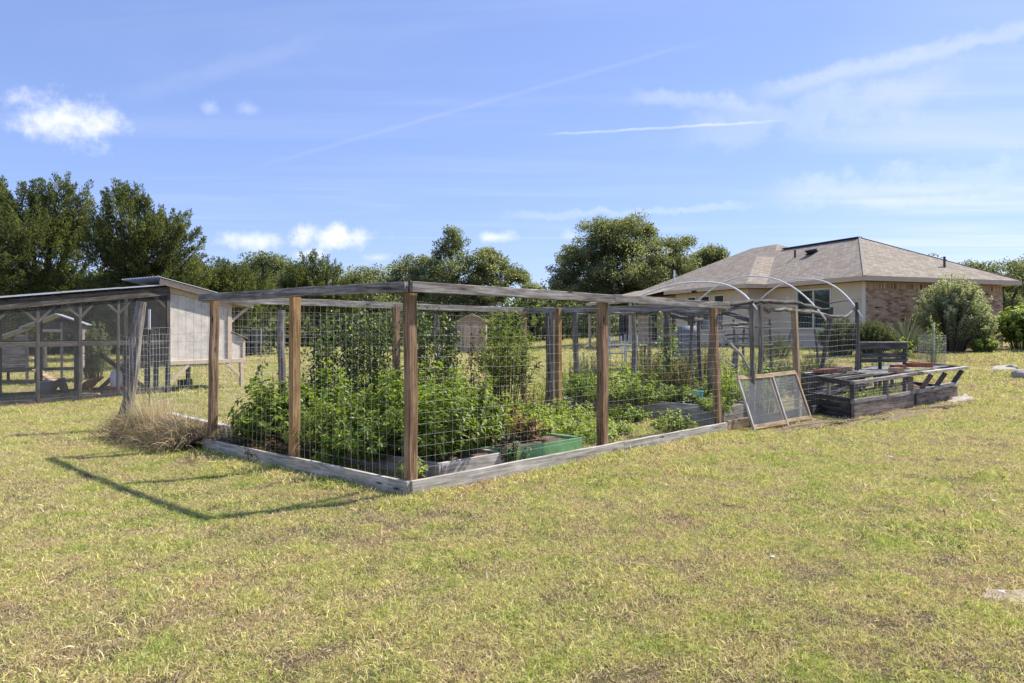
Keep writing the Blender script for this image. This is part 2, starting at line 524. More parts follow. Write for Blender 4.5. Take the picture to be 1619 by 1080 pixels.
L_DEAD = leafmat('dead_brown_leaves', (0.13, 0.075, 0.04), (0.24, 0.15, 0.085), (0.40, 0.28, 0.18), 0.3, 0.75, 0.1, 2.0)
BARK = wood('tree_bark', (0.03, 0.027, 0.024), (0.075, 0.068, 0.06), (0.15, 0.14, 0.125), knots=False)
STEM = plain('plant_stem', (0.12, 0.13, 0.05), 0.8, var=0.4)
STEMB = plain('woody_stem', (0.13, 0.10, 0.07), 0.85, var=0.4)

def mat_ground():
    m, nt, N, L, B = mat('lawn_soil')
    geo = N.new('ShaderNodeNewGeometry'); p = geo.outputs['Position']
    a = noise(N, L, p, 0.5, 5, 0.6); b = noise(N, L, p, 9, 6, 0.7); c = noise(N, L, p, 70, 4, 0.7)
    rp = ramp(N, [(0.30, (0.10, 0.075, 0.05)), (0.5, (0.135, 0.108, 0.06)), (0.68, (0.12, 0.112, 0.05))]); L.new(a, rp.inputs[0])
    r2 = ramp(N, [(0.3, (0.5, 0.48, 0.44)), (0.65, (1.25, 1.22, 1.2))]); L.new(b, r2.inputs[0])
    r3 = ramp(N, [(0.3, (0.6, 0.58, 0.55)), (0.7, (1.35, 1.35, 1.3))]); L.new(c, r3.inputs[0])
    col = mixc(N, L, 1.0, mixc(N, L, 1.0, rp.outputs[0], r2.outputs[0], 'MULTIPLY'), r3.outputs[0], 'MULTIPLY')
    L.new(col, B.inputs['Base Color']); B.inputs['Roughness'].default_value = 0.95; B.inputs['Specular IOR Level'].default_value = 0.1
    bump(N, L, B, c, 0.8, 0.02)
    return m
GROUND = mat_ground()

def mat_grass():
    m, nt, N, L, B = mat('dry_lawn_blades')
    geo = N.new('ShaderNodeNewGeometry'); p = geo.outputs['Position']
    t = attr(N, 'tint', 'Fac')
    a = noise(N, L, p, 0.42, 4, 0.6); b = noise(N, L, p, 2.6, 4, 0.6)
    s = N.new('ShaderNodeMath'); s.operation = 'MULTIPLY_ADD'; L.new(a, s.inputs[0]); s.inputs[1].default_value = 0.75
    L.new(b, s.inputs[2])
    s2 = N.new('ShaderNodeMath'); s2.operation = 'MULTIPLY_ADD'; L.new(t, s2.inputs[0]); s2.inputs[1].default_value = 0.85
    L.new(s.outputs[0], s2.inputs[2])
    sub = N.new('ShaderNodeMath'); sub.operation = 'SUBTRACT'; L.new(s2.outputs[0], sub.inputs[0]); sub.inputs[1].default_value = 0.80
    rp = ramp(N, [(0.06, (0.44, 0.31, 0.21)), (0.28, (0.75, 0.61, 0.40)), (0.48, (0.75, 0.68, 0.31)), (0.70, (0.58, 0.605, 0.18)), (0.95, (0.30, 0.41, 0.09))])
    L.new(sub.outputs[0], rp.inputs[0])
    hs = N.new('ShaderNodeMath'); hs.operation = 'MULTIPLY'; L.new(t, hs.inputs[0]); hs.inputs[1].default_value = 37.3
    fr = N.new('ShaderNodeMath'); fr.operation = 'FRACT'; L.new(hs.outputs[0], fr.inputs[0])
    vr = ramp(N, [(0.0, (0.33, 0.315, 0.31)), (0.5, (0.97, 0.97, 0.97)), (1.0, (1.42, 1.38, 1.38))]); L.new(fr.outputs[0], vr.inputs[0])
    col = mixc(N, L, 1.0, rp.outputs[0], vr.outputs[0], 'MULTIPLY')
    L.new(col, B.inputs['Base Color'])
    B.inputs['Roughness'].default_value = 0.6; B.inputs['Specular IOR Level'].default_value = 0.25
    tr = N.new('ShaderNodeBsdfTranslucent'); L.new(mixc(N, L, 1.0, col, (1.2, 1.2, 0.9), 'MULTIPLY'), tr.inputs[0])
    mx = N.new('ShaderNodeMixShader'); mx.inputs[0].default_value = 0.35
    L.new(B.outputs[0], mx.inputs[1]); L.new(tr.outputs[0], mx.inputs[2]); L.new(mx.outputs[0], N['Material Output'].inputs[0])
    return m
GRASS = mat_grass()

def mat_brick():
    m, nt, N, L, B = mat('mixed_brown_brick')
    t = attr(N, 'tint', 'Fac')
    rp = ramp(N, [(0.0, (0.09, 0.07, 0.06)), (0.08, (0.30, 0.185, 0.115)), (0.35, (0.48, 0.315, 0.20)), (0.65, (0.56, 0.365, 0.23)), (0.88, (0.63, 0.44, 0.29)), (1.0, (0.70, 0.54, 0.39))])
    L.new(t, rp.inputs[0])
    geo = N.new('ShaderNodeNewGeometry'); n1 = noise(N, L, geo.outputs['Position'], 40, 4)
    br = ramp(N, [(0.3, (0.75, 0.75, 0.75)), (0.7, (1.2, 1.2, 1.2))]); L.new(n1, br.inputs[0])
    L.new(mixc(N, L, 1.0, rp.outputs[0], br.outputs[0], 'MULTIPLY'), B.inputs['Base Color'])
    B.inputs['Roughness'].default_value = 0.9; B.inputs['Specular IOR Level'].default_value = 0.15
    return m
BRICK = mat_brick()
MORTAR = plain('mortar', (0.56, 0.46, 0.35), 0.95, var=0.15, scale=10)
P_REDBRICK = plain('red_clay_brick', (0.36, 0.135, 0.075), 0.9, var=0.3, scale=18, spec=0.15)
P_BUFFBRICK = plain('buff_clay_brick', (0.45, 0.30, 0.19), 0.9, var=0.3, scale=18, spec=0.15)

def mat_shingle():
    m, nt, N, L, B = mat('tan_asphalt_shingle')
    g = attr(N, 'grain')
    br = N.new('ShaderNodeTexBrick'); L.new(g, br.inputs['Vector'])
    br.inputs['Scale'].default_value = 1.0
    br.inputs['Brick Width'].default_value = 0.24; br.inputs['Row Height'].default_value = 0.145
    br.inputs['Mortar Size'].default_value = 0.008; br.inputs['Mortar Smooth'].default_value = 0.2; br.inputs['Bias'].default_value = 0.0
    br.inputs['Color1'].default_value = (0.262, 0.222, 0.174, 1); br.inputs['Color2'].default_value = (0.372, 0.323, 0.262, 1)
    br.inputs['Mortar'].default_value = (0.16, 0.13, 0.10, 1); br.offset = 0.37
    n1 = noise(N, L, g, 1.3, 5, 0.65); n2 = noise(N, L, mapped(N, L, g, (2.2, 7, 1)), 1.6, 5, 0.7)
    r1 = ramp(N, [(0.3, (0.90, 0.89, 0.88)), (0.7, (1.08, 1.08, 1.08))]); L.new(n1, r1.inputs[0])
    r2 = ramp(N, [(0.3, (0.78, 0.77, 0.76)), (0.7, (1.18, 1.18, 1.18))]); L.new(n2, r2.inputs[0])
    col = mixc(N, L, 1.0, mixc(N, L, 1.0, br.outputs['Color'], r1.outputs[0], 'MULTIPLY'), r2.outputs[0], 'MULTIPLY')
    L.new(col, B.inputs['Base Color']); B.inputs['Roughness'].default_value = 0.95; B.inputs['Specular IOR Level'].default_value = 0.12
    bump(N, L, B, br.outputs['Fac'], -0.6, 0.012)
    return m
SHINGLE = mat_shingle()

def mat_glass():
    m, nt, N, L, B = mat('window_glass')
    g = attr(N, 'grain')
    w = N.new('ShaderNodeTexWave'); w.bands_direction = 'X'; w.inputs['Scale'].default_value = 3.5; w.inputs['Distortion'].default_value = 1.5
    L.new(g, w.inputs['Vector'])
    rp = ramp(N, [(0.2, (0.020, 0.028, 0.026)), (0.9, (0.075, 0.095, 0.085))]); L.new(w.outputs[0], rp.inputs[0])
    L.new(rp.outputs[0], B.inputs['Base Color'])
    B.inputs['Roughness'].default_value = 0.04; B.inputs['Specular IOR Level'].default_value = 0.8
    return m
GLASS = mat_glass()

# ------------------------------------------------------------------ ground
def axis_steps(lo, a, b, hi, fine, grow):
    mid = list(np.arange(a, b + 1e-6, fine))
    s, st, left = a, fine, []
    while s > lo:
        st *= grow; s -= st; left.append(s)
    s, st, right = b, fine, []
    while s < hi:
        st *= grow; s += st; right.append(s)
    return np.array(left[::-1] + mid + right)

def build_ground():
    xs = axis_steps(-1500, -20, 24, 1500, 0.25, 1.18)
    ys = axis_steps(-400, 0.5, 32, 2500, 0.25, 1.18)
    X, Y = np.meshgrid(xs, ys)
    Z = zg(X, Y)
    V = np.stack([X, Y, Z], -1).reshape(-1, 3)
    nx, ny = len(xs), len(ys)
    i = (np.arange(ny - 1)[:, None] * nx + np.arange(nx - 1)[None, :]).ravel()
    T = np.concatenate([np.stack([i, i + 1, i + nx + 1], 1), np.stack([i, i + nx + 1, i + nx], 1)])
    o = np_mesh('ground', V, T, np.zeros(len(V)), GROUND, smooth=True)
    tag(o, 'dry green and tan lawn sloping gently up to the house', None, kind='structure')
build_ground()

PATCHES = []
def patch(name, label, outline, m, lift=0.014, edge=0.12):
    """irregular bare patch of earth lying on the lawn"""
    pts = []
    n = len(outline)
    for i in range(n):
        a, b = Vector(outline[i]), Vector(outline[(i + 1) % n])
        k = max(2, int((b - a).length / 0.12))
        for j in range(k):
            q = a.lerp(b, j / k)
            pts.append(Vector((q.x + random.uniform(-edge, edge), q.y + random.uniform(-edge, edge))))
    c = sum(pts, Vector((0, 0))) / len(pts)
    vs, fs = [], []
    rings = 8
    for r in range(1, rings + 1):
        for q in pts:
            w = c.lerp(q, r / rings)
            vs.append((w.x, w.y, gz(w.x, w.y) + lift - (0.03 if r == rings else 0) + random.uniform(0, .008)))
    m0 = len(vs); vs.append((c.x, c.y, gz(c.x, c.y) + lift))
    k = len(pts)
    for i in range(k):
        fs.append((m0, i, (i + 1) % k))
        for r in range(rings - 1):
            fs.append((r * k + i, (r + 1) * k + i, (r + 1) * k + (i + 1) % k, r * k + (i + 1) % k))
    o = MB().add(vs, fs).build(name, m, smooth=True)
    tag(o, label, None, kind='structure')
    PATCHES.append(([(q.x, q.y) for q in pts], .74 if name == 'bare_spot' else .88))

# ------------------------------------------------------------------ wire garden enclosure
C0 = Vector((-0.923, 6.236, 0)); LC = Vector((-3.846, 8.678, 0)); RC = Vector((3.13, 10.19, 0)); BC = LC + RC - C0
ER = (RC - C0).normalized(); EL = (LC - C0).normalized()
LEN_R, LEN_L = (RC - C0).length, (LC - C0).length
def enc(a, b, z=0.0):
    p = C0 + ER * a + EL * b
    return Vector((p.x, p.y, z))

def wire_panel(pa, pb, z0, z1, step_h, step_v, r, wob=0.012, skip=0.0, sag=0.0):
    """square-mesh wire between two ground points, each wire slightly wavy"""
    mb = MB()
    pa, pb = Vector(pa), Vector(pb)
    L = (pb - pa).length; d = (pb - pa).normalized(); nrm = Vector((d.y, -d.x, 0))
    ph = [random.uniform(0, 6.28) for _ in range(6)]
    def q(u, z):
        w = math.sin(u * 2.1 + ph[0]) * wob + math.sin(u * 5.3 + ph[1] + z * 2) * wob * .5
        dz = (math.sin(u * 1.7 + ph[2]) + math.sin(u * 4.1 + ph[3] + z * 3) * .6) * wob * .8 - sag * math.sin(math.pi * min(1, max(0, u / L)))
        return pa + d * (u + math.sin(z * 4 + ph[4] + u) * wob * .4) + nrm * w + Vector((0, 0, z + dz * (z - z0) / max(.2, z1 - z0) + dz * .3))
    nz = int(round((z1 - z0) / step_h))
    nu = max(2, int(L / 0.16))
    for i in range(nz + 1):
        z = z0 + (z1 - z0) * i / nz
        mb.tube([q(L * k / nu, z) for k in range(nu + 1)], r, 3, cap=False)
    nv = int(L / step_v)
    for k in range(nv + 1):
        u = k * step_v
        mb.tube([q(u, z0 + (z1 - z0) * i / 8) for i in range(9)], r * .9, 3, cap=False)
    return mb

def build_enclosure():
    T = thing('garden_enclosure', 'open timber garden cage with wire sides and grey top rails', 'garden cage', C0)
    PW = 0.094
    def post(p, zt, m, lean=(0, 0), w=PW, ang=None):
        d = Vector((ER.x, ER.y, 0))
        b = Vector((p.x, p.y, -0.15)); t = Vector((p.x + lean[0], p.y + lean[1], zt))
        MB().beam(b, t, w, w, up=d, ch=0.007, jit=0.004, seg=6, bow=0.012).build('post', m, T)
    ins = 0.07
    post(enc(ins, ins), 1.83, W_BROWN)
    post(enc(ins, LEN_L * .505), 1.85, W_GOLD)
    post(enc(ins, LEN_L - ins), 1.86, W_BROWN, (0.02, 0.03))
    post(enc(LEN_R * .505, ins), 1.82, W_BROWN, w=0.105)
    post(enc(LEN_R - ins, ins), 1.81, W_BROWN, (-.09, -.02))
    post(enc(LEN_R * .5, LEN_L - ins), 1.84, W_BROWN)
    post(enc(LEN_R - ins, LEN_L - ins), 1.83, W_BROWN)
    post(enc(LEN_R - ins, LEN_L * .78), 1.86, W_GOLD)
    post(enc(LEN_R - ins * .3, LEN_L * .82), 1.80, W_GREY, w=0.085)
    # top rails: lying on the posts, 2x4 on edge
    h, w = 0.095, 0.045
    zt = 1.93
    def rail(a, b, za, zb, m):
        MB().beam((a.x, a.y, za - h / 2), (b.x, b.y, zb - h / 2), w, h, ch=0.004, jit=0.003, bow=0.01, seg=8).build('top_rail', m, T)
    rail(enc(-.03, 0.0), enc(-.03, LEN_L + .03), zt, 1.945, W_GREY)
    rail(enc(0.0, -.03), enc(LEN_R * .52, -.03), zt, 1.912, W_GREY)
    rail(enc(LEN_R * .52 + .004, -.032), enc(LEN_R + .03, -.028), 1.914, 1.897, W_GREY)
    rail(enc(-.0, LEN_L + .03), enc(LEN_R * .5, LEN_L + .03), 1.935, 1.915, W_GREY)
    rail(enc(LEN_R * .5 + .004, LEN_L + .032), enc(LEN_R + .02, LEN_L + .03), 1.912, 1.895, W_GREY)
    rail(enc(LEN_R + .03, -.0), enc(LEN_R + .03, LEN_L + .05), 1.885, 1.885, W_GREY)
    # kick boards
    def kick(a, b, z0, z1, hh, m):
        MB().beam((a.x, a.y, z0 - hh / 2), (b.x, b.y, z1 - hh / 2), 0.04, hh, ch=0.004, jit=0.003, bow=0.015, seg=8).build('kick_board', m, T)
    kick(enc(0, .0), enc(0, LEN_L), .142, .142, .17, W_PALE)
    kick(enc(.022, -.002), enc(LEN_R * .56, -.002), .142, .142, .165, W_PALE)
    kick(enc(LEN_R * .56 + .005, 0.0), enc(LEN_R + .02, 0.0), .143, .138, .175, W_PALE)
    kick(enc(0.03, LEN_L), enc(LEN_R, LEN_L), .14, .14, .16, W_GREY)
    # wire sides
    for a, b in ((enc(.02, .035), enc(LEN_R * .5, .03)), (enc(LEN_R * .5, .03), enc(LEN_R, .03)),
                 (enc(.03, .04), enc(.03, LEN_L * .5)), (enc(.03, LEN_L * .5), enc(.03, LEN_L)),
                 (enc(.05, LEN_L - .02), enc(LEN_R * .5, LEN_L - .02)), (enc(LEN_R * .5, LEN_L - .02), enc(LEN_R, LEN_L - .02)),
                 (enc(LEN_R - .02, .03), enc(LEN_R - .02, LEN_L * .76))):
        wire_panel(a, b, 0.13, 1.74, 0.102, 0.102, 0.00065).build('wire_mesh', P_WIRE, T)
build_enclosure()

def planter(name, label, cat, corners, h, m, t=0.04, soil_drop=0.05, group=None, base=0.0, courses=1, face_mat=None):
    cs = [Vector((*c[:2], 0)) for c in corners]
    base_c = sum(cs, Vector()) / len(cs)
    z0 = gz(base_c.x, base_c.y) + base
    T = thing(name, label, cat, (cs[0].x, cs[0].y, z0), group)
    n = len(cs)
    hh = h / courses
    for i in range(n):
        a, b = cs[i], cs[(i + 1) % n]
        d = (b - a).normalized()
        for k in range(courses):
            zc = z0 + hh * (k + .5) - .02
            a2, b2 = a + d * (t * .52), b + d * (t * .48)
            mm = face_mat if face_mat else m
            MB().beam((a2.x, a2.y, zc), (b2.x, b2.y, zc), t, hh - .004 * (courses > 1), ch=0.004, jit=0.002, seg=4, bow=.008).build('side_board', mm, T)
    z = z0 + h - soil_drop
    vs = []
    g = 9
    for i in range(g):
        for j in range(g):
            u, v = i / (g - 1), j / (g - 1)
            p = (cs[0] * (1 - u) + cs[1] * u) * (1 - v) + (cs[3] * (1 - u) + cs[2] * u) * v
            c = p.lerp(base_c, t / 2)
            vs.append((c.x, c.y, z + random.uniform(-.015, .02)))
    fs = [(i * g + j, i * g + j + 1, (i + 1) * g + j + 1, (i + 1) * g + j) for i in range(g - 1) for j in range(g - 1)]
    MB().add(vs, fs).build('soil', P_SOIL, T, smooth=True)
    return T
planter('raised_bed', 'bleached grey board planting bed just inside the near corner post', 'raised bed',
        [enc(.65, .35), enc(1.52, .35), enc(1.52, 3.35), enc(.65, 3.35)], 0.20, W_PALE)
planter('raised_bed', 'green painted planting box beside the near wire side', 'raised bed',
        [enc(1.58, .36), enc(2.83, .36), enc(2.83, 1.55), enc(1.58, 1.55)], 0.215, P_GREEN)
planter('raised_bed', 'dark board planting bed along the back wire side under the vines', 'raised bed',
        [enc(2.2, 2.75), enc(5.2, 2.75), enc(5.2, 3.6), enc(2.2, 3.6)], 0.18, W_DARK)
_o = MB().beam(enc(.42, .42, -.05), enc(.44, .43, .205), .16, .11, up=ER, ch=.012).build('wood_block', W_DARK)
tag(_o, 'short upright block of dark wood by the near corner post', 'wood block')

# two-course bed beyond the cage
BR_D = (RC - BC).normalized()
q0, q1 = Vector((1.0, 13.15, 0)), Vector((3.28, 10.80, 0))
nd = Vector((ER.x, ER.y, 0))
planter('raised_bed', 'long two-plank grey raised bed behind the cage, pale boards standing in for a sunlit top edge', 'raised bed',
        [q0, q1, q1 + nd * 1.0, q0 + nd * 1.0], 0.32, W_PALE, courses=2, soil_drop=.06)  # pale wood on every board stands in for sun on the top edges
# dark plants bed lump: black landscape fabric roll
def fabric_roll():
    mb = MB()
    p0, p1 = at(1032, 622, 12.1), at(1092, 632, 11.7)
    pts = [p0.lerp(p1, i / 9) + Vector((0, 0, .03 * math.sin(i * 1.7))) for i in range(10)]
    mb.tube(pts, [.07 + .02 * math.sin(i * 2.3) for i in range(10)], 8, rough=.12)
    o = mb.build('fabric_roll', P_BLACK, smooth=True)
    tag(o, 'crumpled black landscape fabric lying in the grey raised bed', 'fabric roll')
fabric_roll()
def pot(p, r, h, m, name, label, cat):
    vs, fs = [], []
    prof = [(r * .8, 0), (r, h), (r * 1.06, h), (r * 1.06, h * .9), (r * .9, h * .97), (r * .86, h * .8), (.0, h * .78)]
    n = 16
    for (rr, z) in prof:
        for k in range(n):
            a = 2 * math.pi * k / n
            vs.append((p[0] + rr * math.cos(a), p[1] + rr * math.sin(a), p[2] + z))
    for i in range(len(prof) - 1):
        for k in range(n):
            q = (k + 1) % n
            fs.append((i * n + k, i * n + q, (i + 1) * n + q, (i + 1) * n + k))
    o = MB().add(vs, fs).build(name, m, smooth=False)
    return tag(o, label, cat)
pp = at(1104, 629, 11.75)
pot(pp - Vector((0, 0, .03)), .085, .15, P_TEAL, 'plant_pot', 'turquoise plastic pot on the edge of the grey raised bed', 'pot')

# ------------------------------------------------------------------ foliage generators
def bush(name, label, cat, base, rx, ry, h, nst, nleaf, ll, lw, lm, seed=1, start=.25, up=.5, group=None, stem_r=.006, stem_m=None,
         spread=.25, tintpow=1.0, flat=.55, droop=0.0, tintbase=0.0, tintmax=1.0, tipbias=1.0, wild=.08, dead=0.0):
    """stems rising from the base with leaves along them"""
    global rng
    rng = np.random.default_rng(seed)
    base = Vector(base)
    T = thing(name, label, cat, base, group)
    b = np.array(base)
    az = rng.uniform(0, 2 * np.pi, nst); rad = np.sqrt(rng.uniform(0.0, 1, nst))
    hx = (flat + (1 - flat) * rng.uniform(.2, 1, nst)) * np.sqrt(1 - .72 * rad ** 2) * h
    hx *= rng.uniform(1 - wild * 2, 1 + wild * 1.6, nst)
    tip = b + np.stack([rx * rad * np.cos(az), ry * rad * np.sin(az), hx], 1) * rng.uniform(1 - wild, 1 + wild, (nst, 1))
    root = b + np.stack([rx * spread * rad * np.cos(az), ry * spread * rad * np.sin(az), 0 * hx], 1)
    ctrl = root * .45 + tip * .55 + np.stack([0 * hx, 0 * hx, hx * .25], 1)
    ctrl[:, :2] = root[:, :2] * .55 + tip[:, :2] * .45
    tip[:, 2] -= droop * h * rad
    tip[:, 2] = np.maximum(tip[:, 2], b[2] + .03)
    mb = MB()
    random.seed(seed)
    for i in range(nst):
        P0, P1, P2 = Vector(root[i]), Vector(ctrl[i]), Vector(tip[i])
        pts = [P0 * (1 - t) ** 2 + P1 * 2 * t * (1 - t) + P2 * t * t for t in (0, .25, .5, .75, 1)]
        mb.tube(pts, [stem_r, stem_r * .85, stem_r * .7, stem_r * .5, stem_r * .25], 4, cap=False)
    mb.build('stem', stem_m or STEM, T, kind='stuff')
    N = nst * nleaf
    si = np.repeat(np.arange(nst), nleaf)
    t = start + (1 - start) * rng.uniform(0, 1, N) ** (1 / tipbias)
    t_ = t[:, None]
    c = root[si] * (1 - t_) ** 2 + ctrl[si] * 2 * t_ * (1 - t_) + tip[si] * t_ ** 2
    tan = unit(2 * (1 - t_) * (ctrl[si] - root[si]) + 2 * t_ * (tip[si] - ctrl[si]))
    out = rand_unit(N)
    out -= tan * (out * tan).sum(1, keepdims=True)
    out = unit(out)
    axis = unit(out + tan * up + np.array([0, 0, -.15]))
    nrm = unit(tan * .6 + np.array([0, 0, .8]) + rng.normal(size=(N, 3)) * .3)
    ln = ll * rng.uniform(.6, 1.25, N); wd = lw * rng.uniform(.6, 1.2, N)
    tint = tintbase + (tintmax - tintbase) * np.clip(rng.uniform(0, 1, N) ** tintpow * .8 + np.repeat(rng.uniform(-.1, .3, nst), nleaf), 0, 1)
    c = c + axis * .004
    if dead:
        k = rng.uniform(0, 1, N) < dead
        V, Tn, tt = leaf_arrays(c[k], axis[k] + np.array([0, 0, -.7]), nrm[k], ln[k] * .9, wd[k] * .7, tint[k])
        np_mesh('dead_leaf', V, Tn, tt, L_DEAD, T, kind='stuff')
        c, axis, nrm, ln, wd, tint = c[~k], axis[~k], nrm[~k], ln[~k], wd[~k], tint[~k]
    V, Tn, tt = leaf_arrays(c, axis, nrm, ln, wd, tint)
    np_mesh('foliage', V, Tn, tt, lm, T, kind='stuff')
    return T

def px_lobes(lobes, D, seed=0, depth=1.0):
    rr = random.Random(seed)
    out = []
    for (px, py, rx, ry) in lobes:
        p = at(px, py, D)
        R_ = rx / F * D
        out.append((p.x, p.y + rr.uniform(-.5, .5) * R_ * depth, p.z, R_, R_ * rr.uniform(.8, 1.1) * depth, ry / F * D))
    return out

def tree(name, label, cat, base, lobes, lm, nclump, nleaf, leaf, clump, seed, group=None, trunk_r=.2, style='oak', fork=None, part='crown', density_shell=.55):
    """trunk and limbs reaching into every part of an irregular crown of leaf clumps"""
    global rng
    rng = np.random.default_rng(seed); random.seed(seed)
    base = Vector(base)
    T = thing(name, label, cat, base, group)
    lob = np.array(lobes)
    vol = lob[:, 3] * lob[:, 4] * lob[:, 5]
    pr = vol ** .75; pr /= pr.sum()
    li = rng.choice(len(lob), nclump, p=pr)
    d = rand_unit(nclump)
    rad = density_shell + (1 - density_shell) * rng.uniform(0, 1, nclump) ** .6
    cc = lob[li, :3] + d * rad[:, None] * lob[li, 3:6]
    cc += rng.normal(size=cc.shape) * .06 * lob[li, 3:6]
    zmin = base.z + .25
    cc[:, 2] = np.maximum(cc[:, 2], zmin + rng.uniform(0, .5, nclump))
    # limbs
    mb = MB()
    ctr = lob[:, :3].mean(0)
    crown_lo = (lob[:, 2] - lob[:, 5]).min()
    fk = fork if fork is not None else max(base.z + .8, crown_lo + .15 * (ctr[2] - crown_lo))
    f = Vector((base.x * .7 + ctr[0] * .3, base.y * .7 + ctr[1] * .3, fk))
    mid = base.lerp(f, .5) + Vector((random.uniform(-.1, .1), random.uniform(-.1, .1), 0))
    mb.tube([base - Vector((0, 0, .2)), base + Vector((0, 0, .15)), mid, f], [trunk_r * 1.5, trunk_r * 1.1, trunk_r * .9, trunk_r * .85], 9, rough=.08)
    ends = []
    for (x, y, z, a, b_, c_) in lobes:
        e = Vector((x, y, z))
        k1 = f.lerp(e, .35) + Vector((random.uniform(-.2, .2) * a, random.uniform(-.2, .2) * a, .12 * c_))
        k2 = f.lerp(e, .7) + Vector((random.uniform(-.15, .15) * a, random.uniform(-.15, .15) * a, .05 * c_))
        mb.tube([f, k1, k2, e], [trunk_r * .6, trunk_r * .45, trunk_r * .32, trunk_r * .16], 6, rough=.08)
        ends.append((k1, k2, e))
    for j in range(0, nclump, 2 if style == 'oak' else 3):
        k1, k2, e = ends[li[j]]
        p = Vector(cc[j]); s = random.choice((k1, k2, e, e))
        m2 = s.lerp(p, .55) + Vector((random.uniform(-.15, .15), random.uniform(-.15, .15), random.uniform(-.05, .15)))
        mb.tube([s, m2, p], [trunk_r * .13, trunk_r * .08, trunk_r * .03], 4, cap=False)
    mb.build('trunk', BARK, T, smooth=True)
    # leaves
    N = nclump * nleaf
    ci = np.repeat(np.arange(nclump), nleaf)
    cs = clump * rng.uniform(.6, 1.3, nclump)
    lc = unit(cc - np.array([ctr[0], ctr[1], ctr[2] - lob[:, 5].max() * .6]))
    off = rand_unit(N) * (rng.uniform(0, 1, (N, 1)) ** .45) * .9
    if style == 'juniper':
        ax = unit(lc * .9 + np.array([0, 0, .7]) + rng.normal(size=(nclump, 3)) * .35)
        s = rng.uniform(-1, 1, N)
        w = (1 - .40 * (s + 1)) * .55
        c = cc[ci] + ax[ci] * (s * cs[ci] * .82)[:, None] + off * (w * cs[ci])[:, None]
        axis = unit(ax[ci] * .8 + off * 1.0)
        nrm = rand_unit(N)
        ln = leaf * .76 * rng.uniform(.6, 1.4, N); wd = ln * .36
    else:
        c = cc[ci] + off * cs[ci][:, None] * np.array([1.1, 1.1, .7])
        axis = unit(rng.normal(size=(N, 3)) + lc[ci] * .6)
        nrm = unit(rng.normal(size=(N, 3)) * .8 + np.array([0, 0, .9]))
        ln = leaf * rng.uniform(.6, 1.4, N); wd = ln * .62
    tint = np.clip(rng.uniform(0, .75, N) + rng.uniform(-.2, .35, nclump)[ci], 0, 1)
    c[:, 2] = np.maximum(c[:, 2], base.z + .05)
    V, Tn, tt = leaf_arrays(c, axis, nrm, ln, wd, tint)
    np_mesh(part, V, Tn, tt, lm, T)
    return T

# ------------------------------------------------------------------ trees
def gbase(px, D):
    x = (px - CX) / F * D
    return (x, D, gz(x, D))

tree('juniper_tree', 'tall dark juniper with twin pointed tops at the left edge', 'tree', gbase(65, 27),
     px_lobes([(60, 411, 80, 80), (85, 341, 40, 55), (28, 351, 42, 52), (122, 361, 26, 50), (0, 426, 60, 75), (88, 306, 12, 24), (128, 328, 9, 26),
               (48, 314, 14, 22), (12, 316, 20, 22), (20, 486, 60, 50), (110, 476, 55, 50)], 27, 1), L_JUNI, 651, 171, 0.118, 0.570, 11, trunk_r=.2, style='juniper')
tree('juniper_tree', 'tall pointed juniper right behind the roof of the chicken run', 'tree', gbase(225, 26),
     px_lobes([(215, 411, 62, 75), (205, 361, 40, 58), (203, 316, 18, 26), (165, 351, 15, 28), (160, 391, 25, 35), (268, 376, 32, 42), (283, 361, 10, 22),
               (302, 404, 22, 36), (255, 451, 60, 40), (190, 476, 50, 45), (232, 336, 12, 22)], 26, 2), L_JUNI, 588, 171, 0.112, 0.534, 12, trunk_r=.2, style='juniper')
tree('juniper_tree', 'low bright green juniper between white coop roof and oak', 'tree', gbase(345, 30),
     px_lobes([(335, 445, 45, 34), (375, 450, 38, 28), (318, 470, 45, 35), (400, 470, 40, 35), (360, 490, 55, 40)], 30, 3), L_JUNI, 273, 151, 0.124, 0.570, 13, trunk_r=.14, style='juniper')
tree('juniper_tree', 'dark juniper half cut off by the left picture edge', 'tree', gbase(-75, 30),
     px_lobes([(-70, 400, 80, 100), (-50, 330, 40, 50), (-90, 470, 80, 60), (-20, 460, 50, 60)], 30, 4), L_JUNI, 273, 141, 0.136, 0.644, 14, trunk_r=.2, style='juniper')
tree('juniper_tree', 'shaded juniper low behind the chicken run beneath the tall pair', 'tree', gbase(150, 33),
     px_lobes([(150, 480, 60, 45), (90, 490, 50, 40), (215, 485, 50, 45), (60, 505, 50, 35), (270, 500, 45, 40)], 33, 5), L_JUNI, 336, 141, 0.149, 0.690, 15, trunk_r=.2, style='juniper')
tree('oak_tree', 'pale feathery oak left of the small pointed juniper', 'tree', gbase(420, 52),
     px_lobes([(410, 430, 38, 24), (450, 438, 34, 26), (385, 448, 26, 22), (425, 465, 50, 30), (430, 415, 22, 12)], 52, 6), L_PALEOAK, 152, 160, 0.149, 0.95, 16, trunk_r=.22)
tree('juniper_tree', 'small dark juniper with two sharp tips above the back rail', 'tree', gbase(500, 42),
     px_lobes([(488, 445, 28, 36), (490, 418, 9, 18), (520, 425, 7, 20), (528, 450, 25, 28), (468, 455, 20, 26), (505, 475, 40, 28), (548, 470, 25, 24)], 42, 7), L_JUNI, 273, 141, 0.149, 0.690, 17, trunk_r=.16, style='juniper')
tree('oak_tree', 'hazy low oak left of the open-crowned oak', 'tree', gbase(585, 62),
     px_lobes([(560, 450, 34, 20), (598, 448, 34, 20), (575, 475, 50, 26), (635, 462, 30, 22)], 62, 8), L_OAK, 120, 150, 0.186, 1.04, 18, trunk_r=.25)
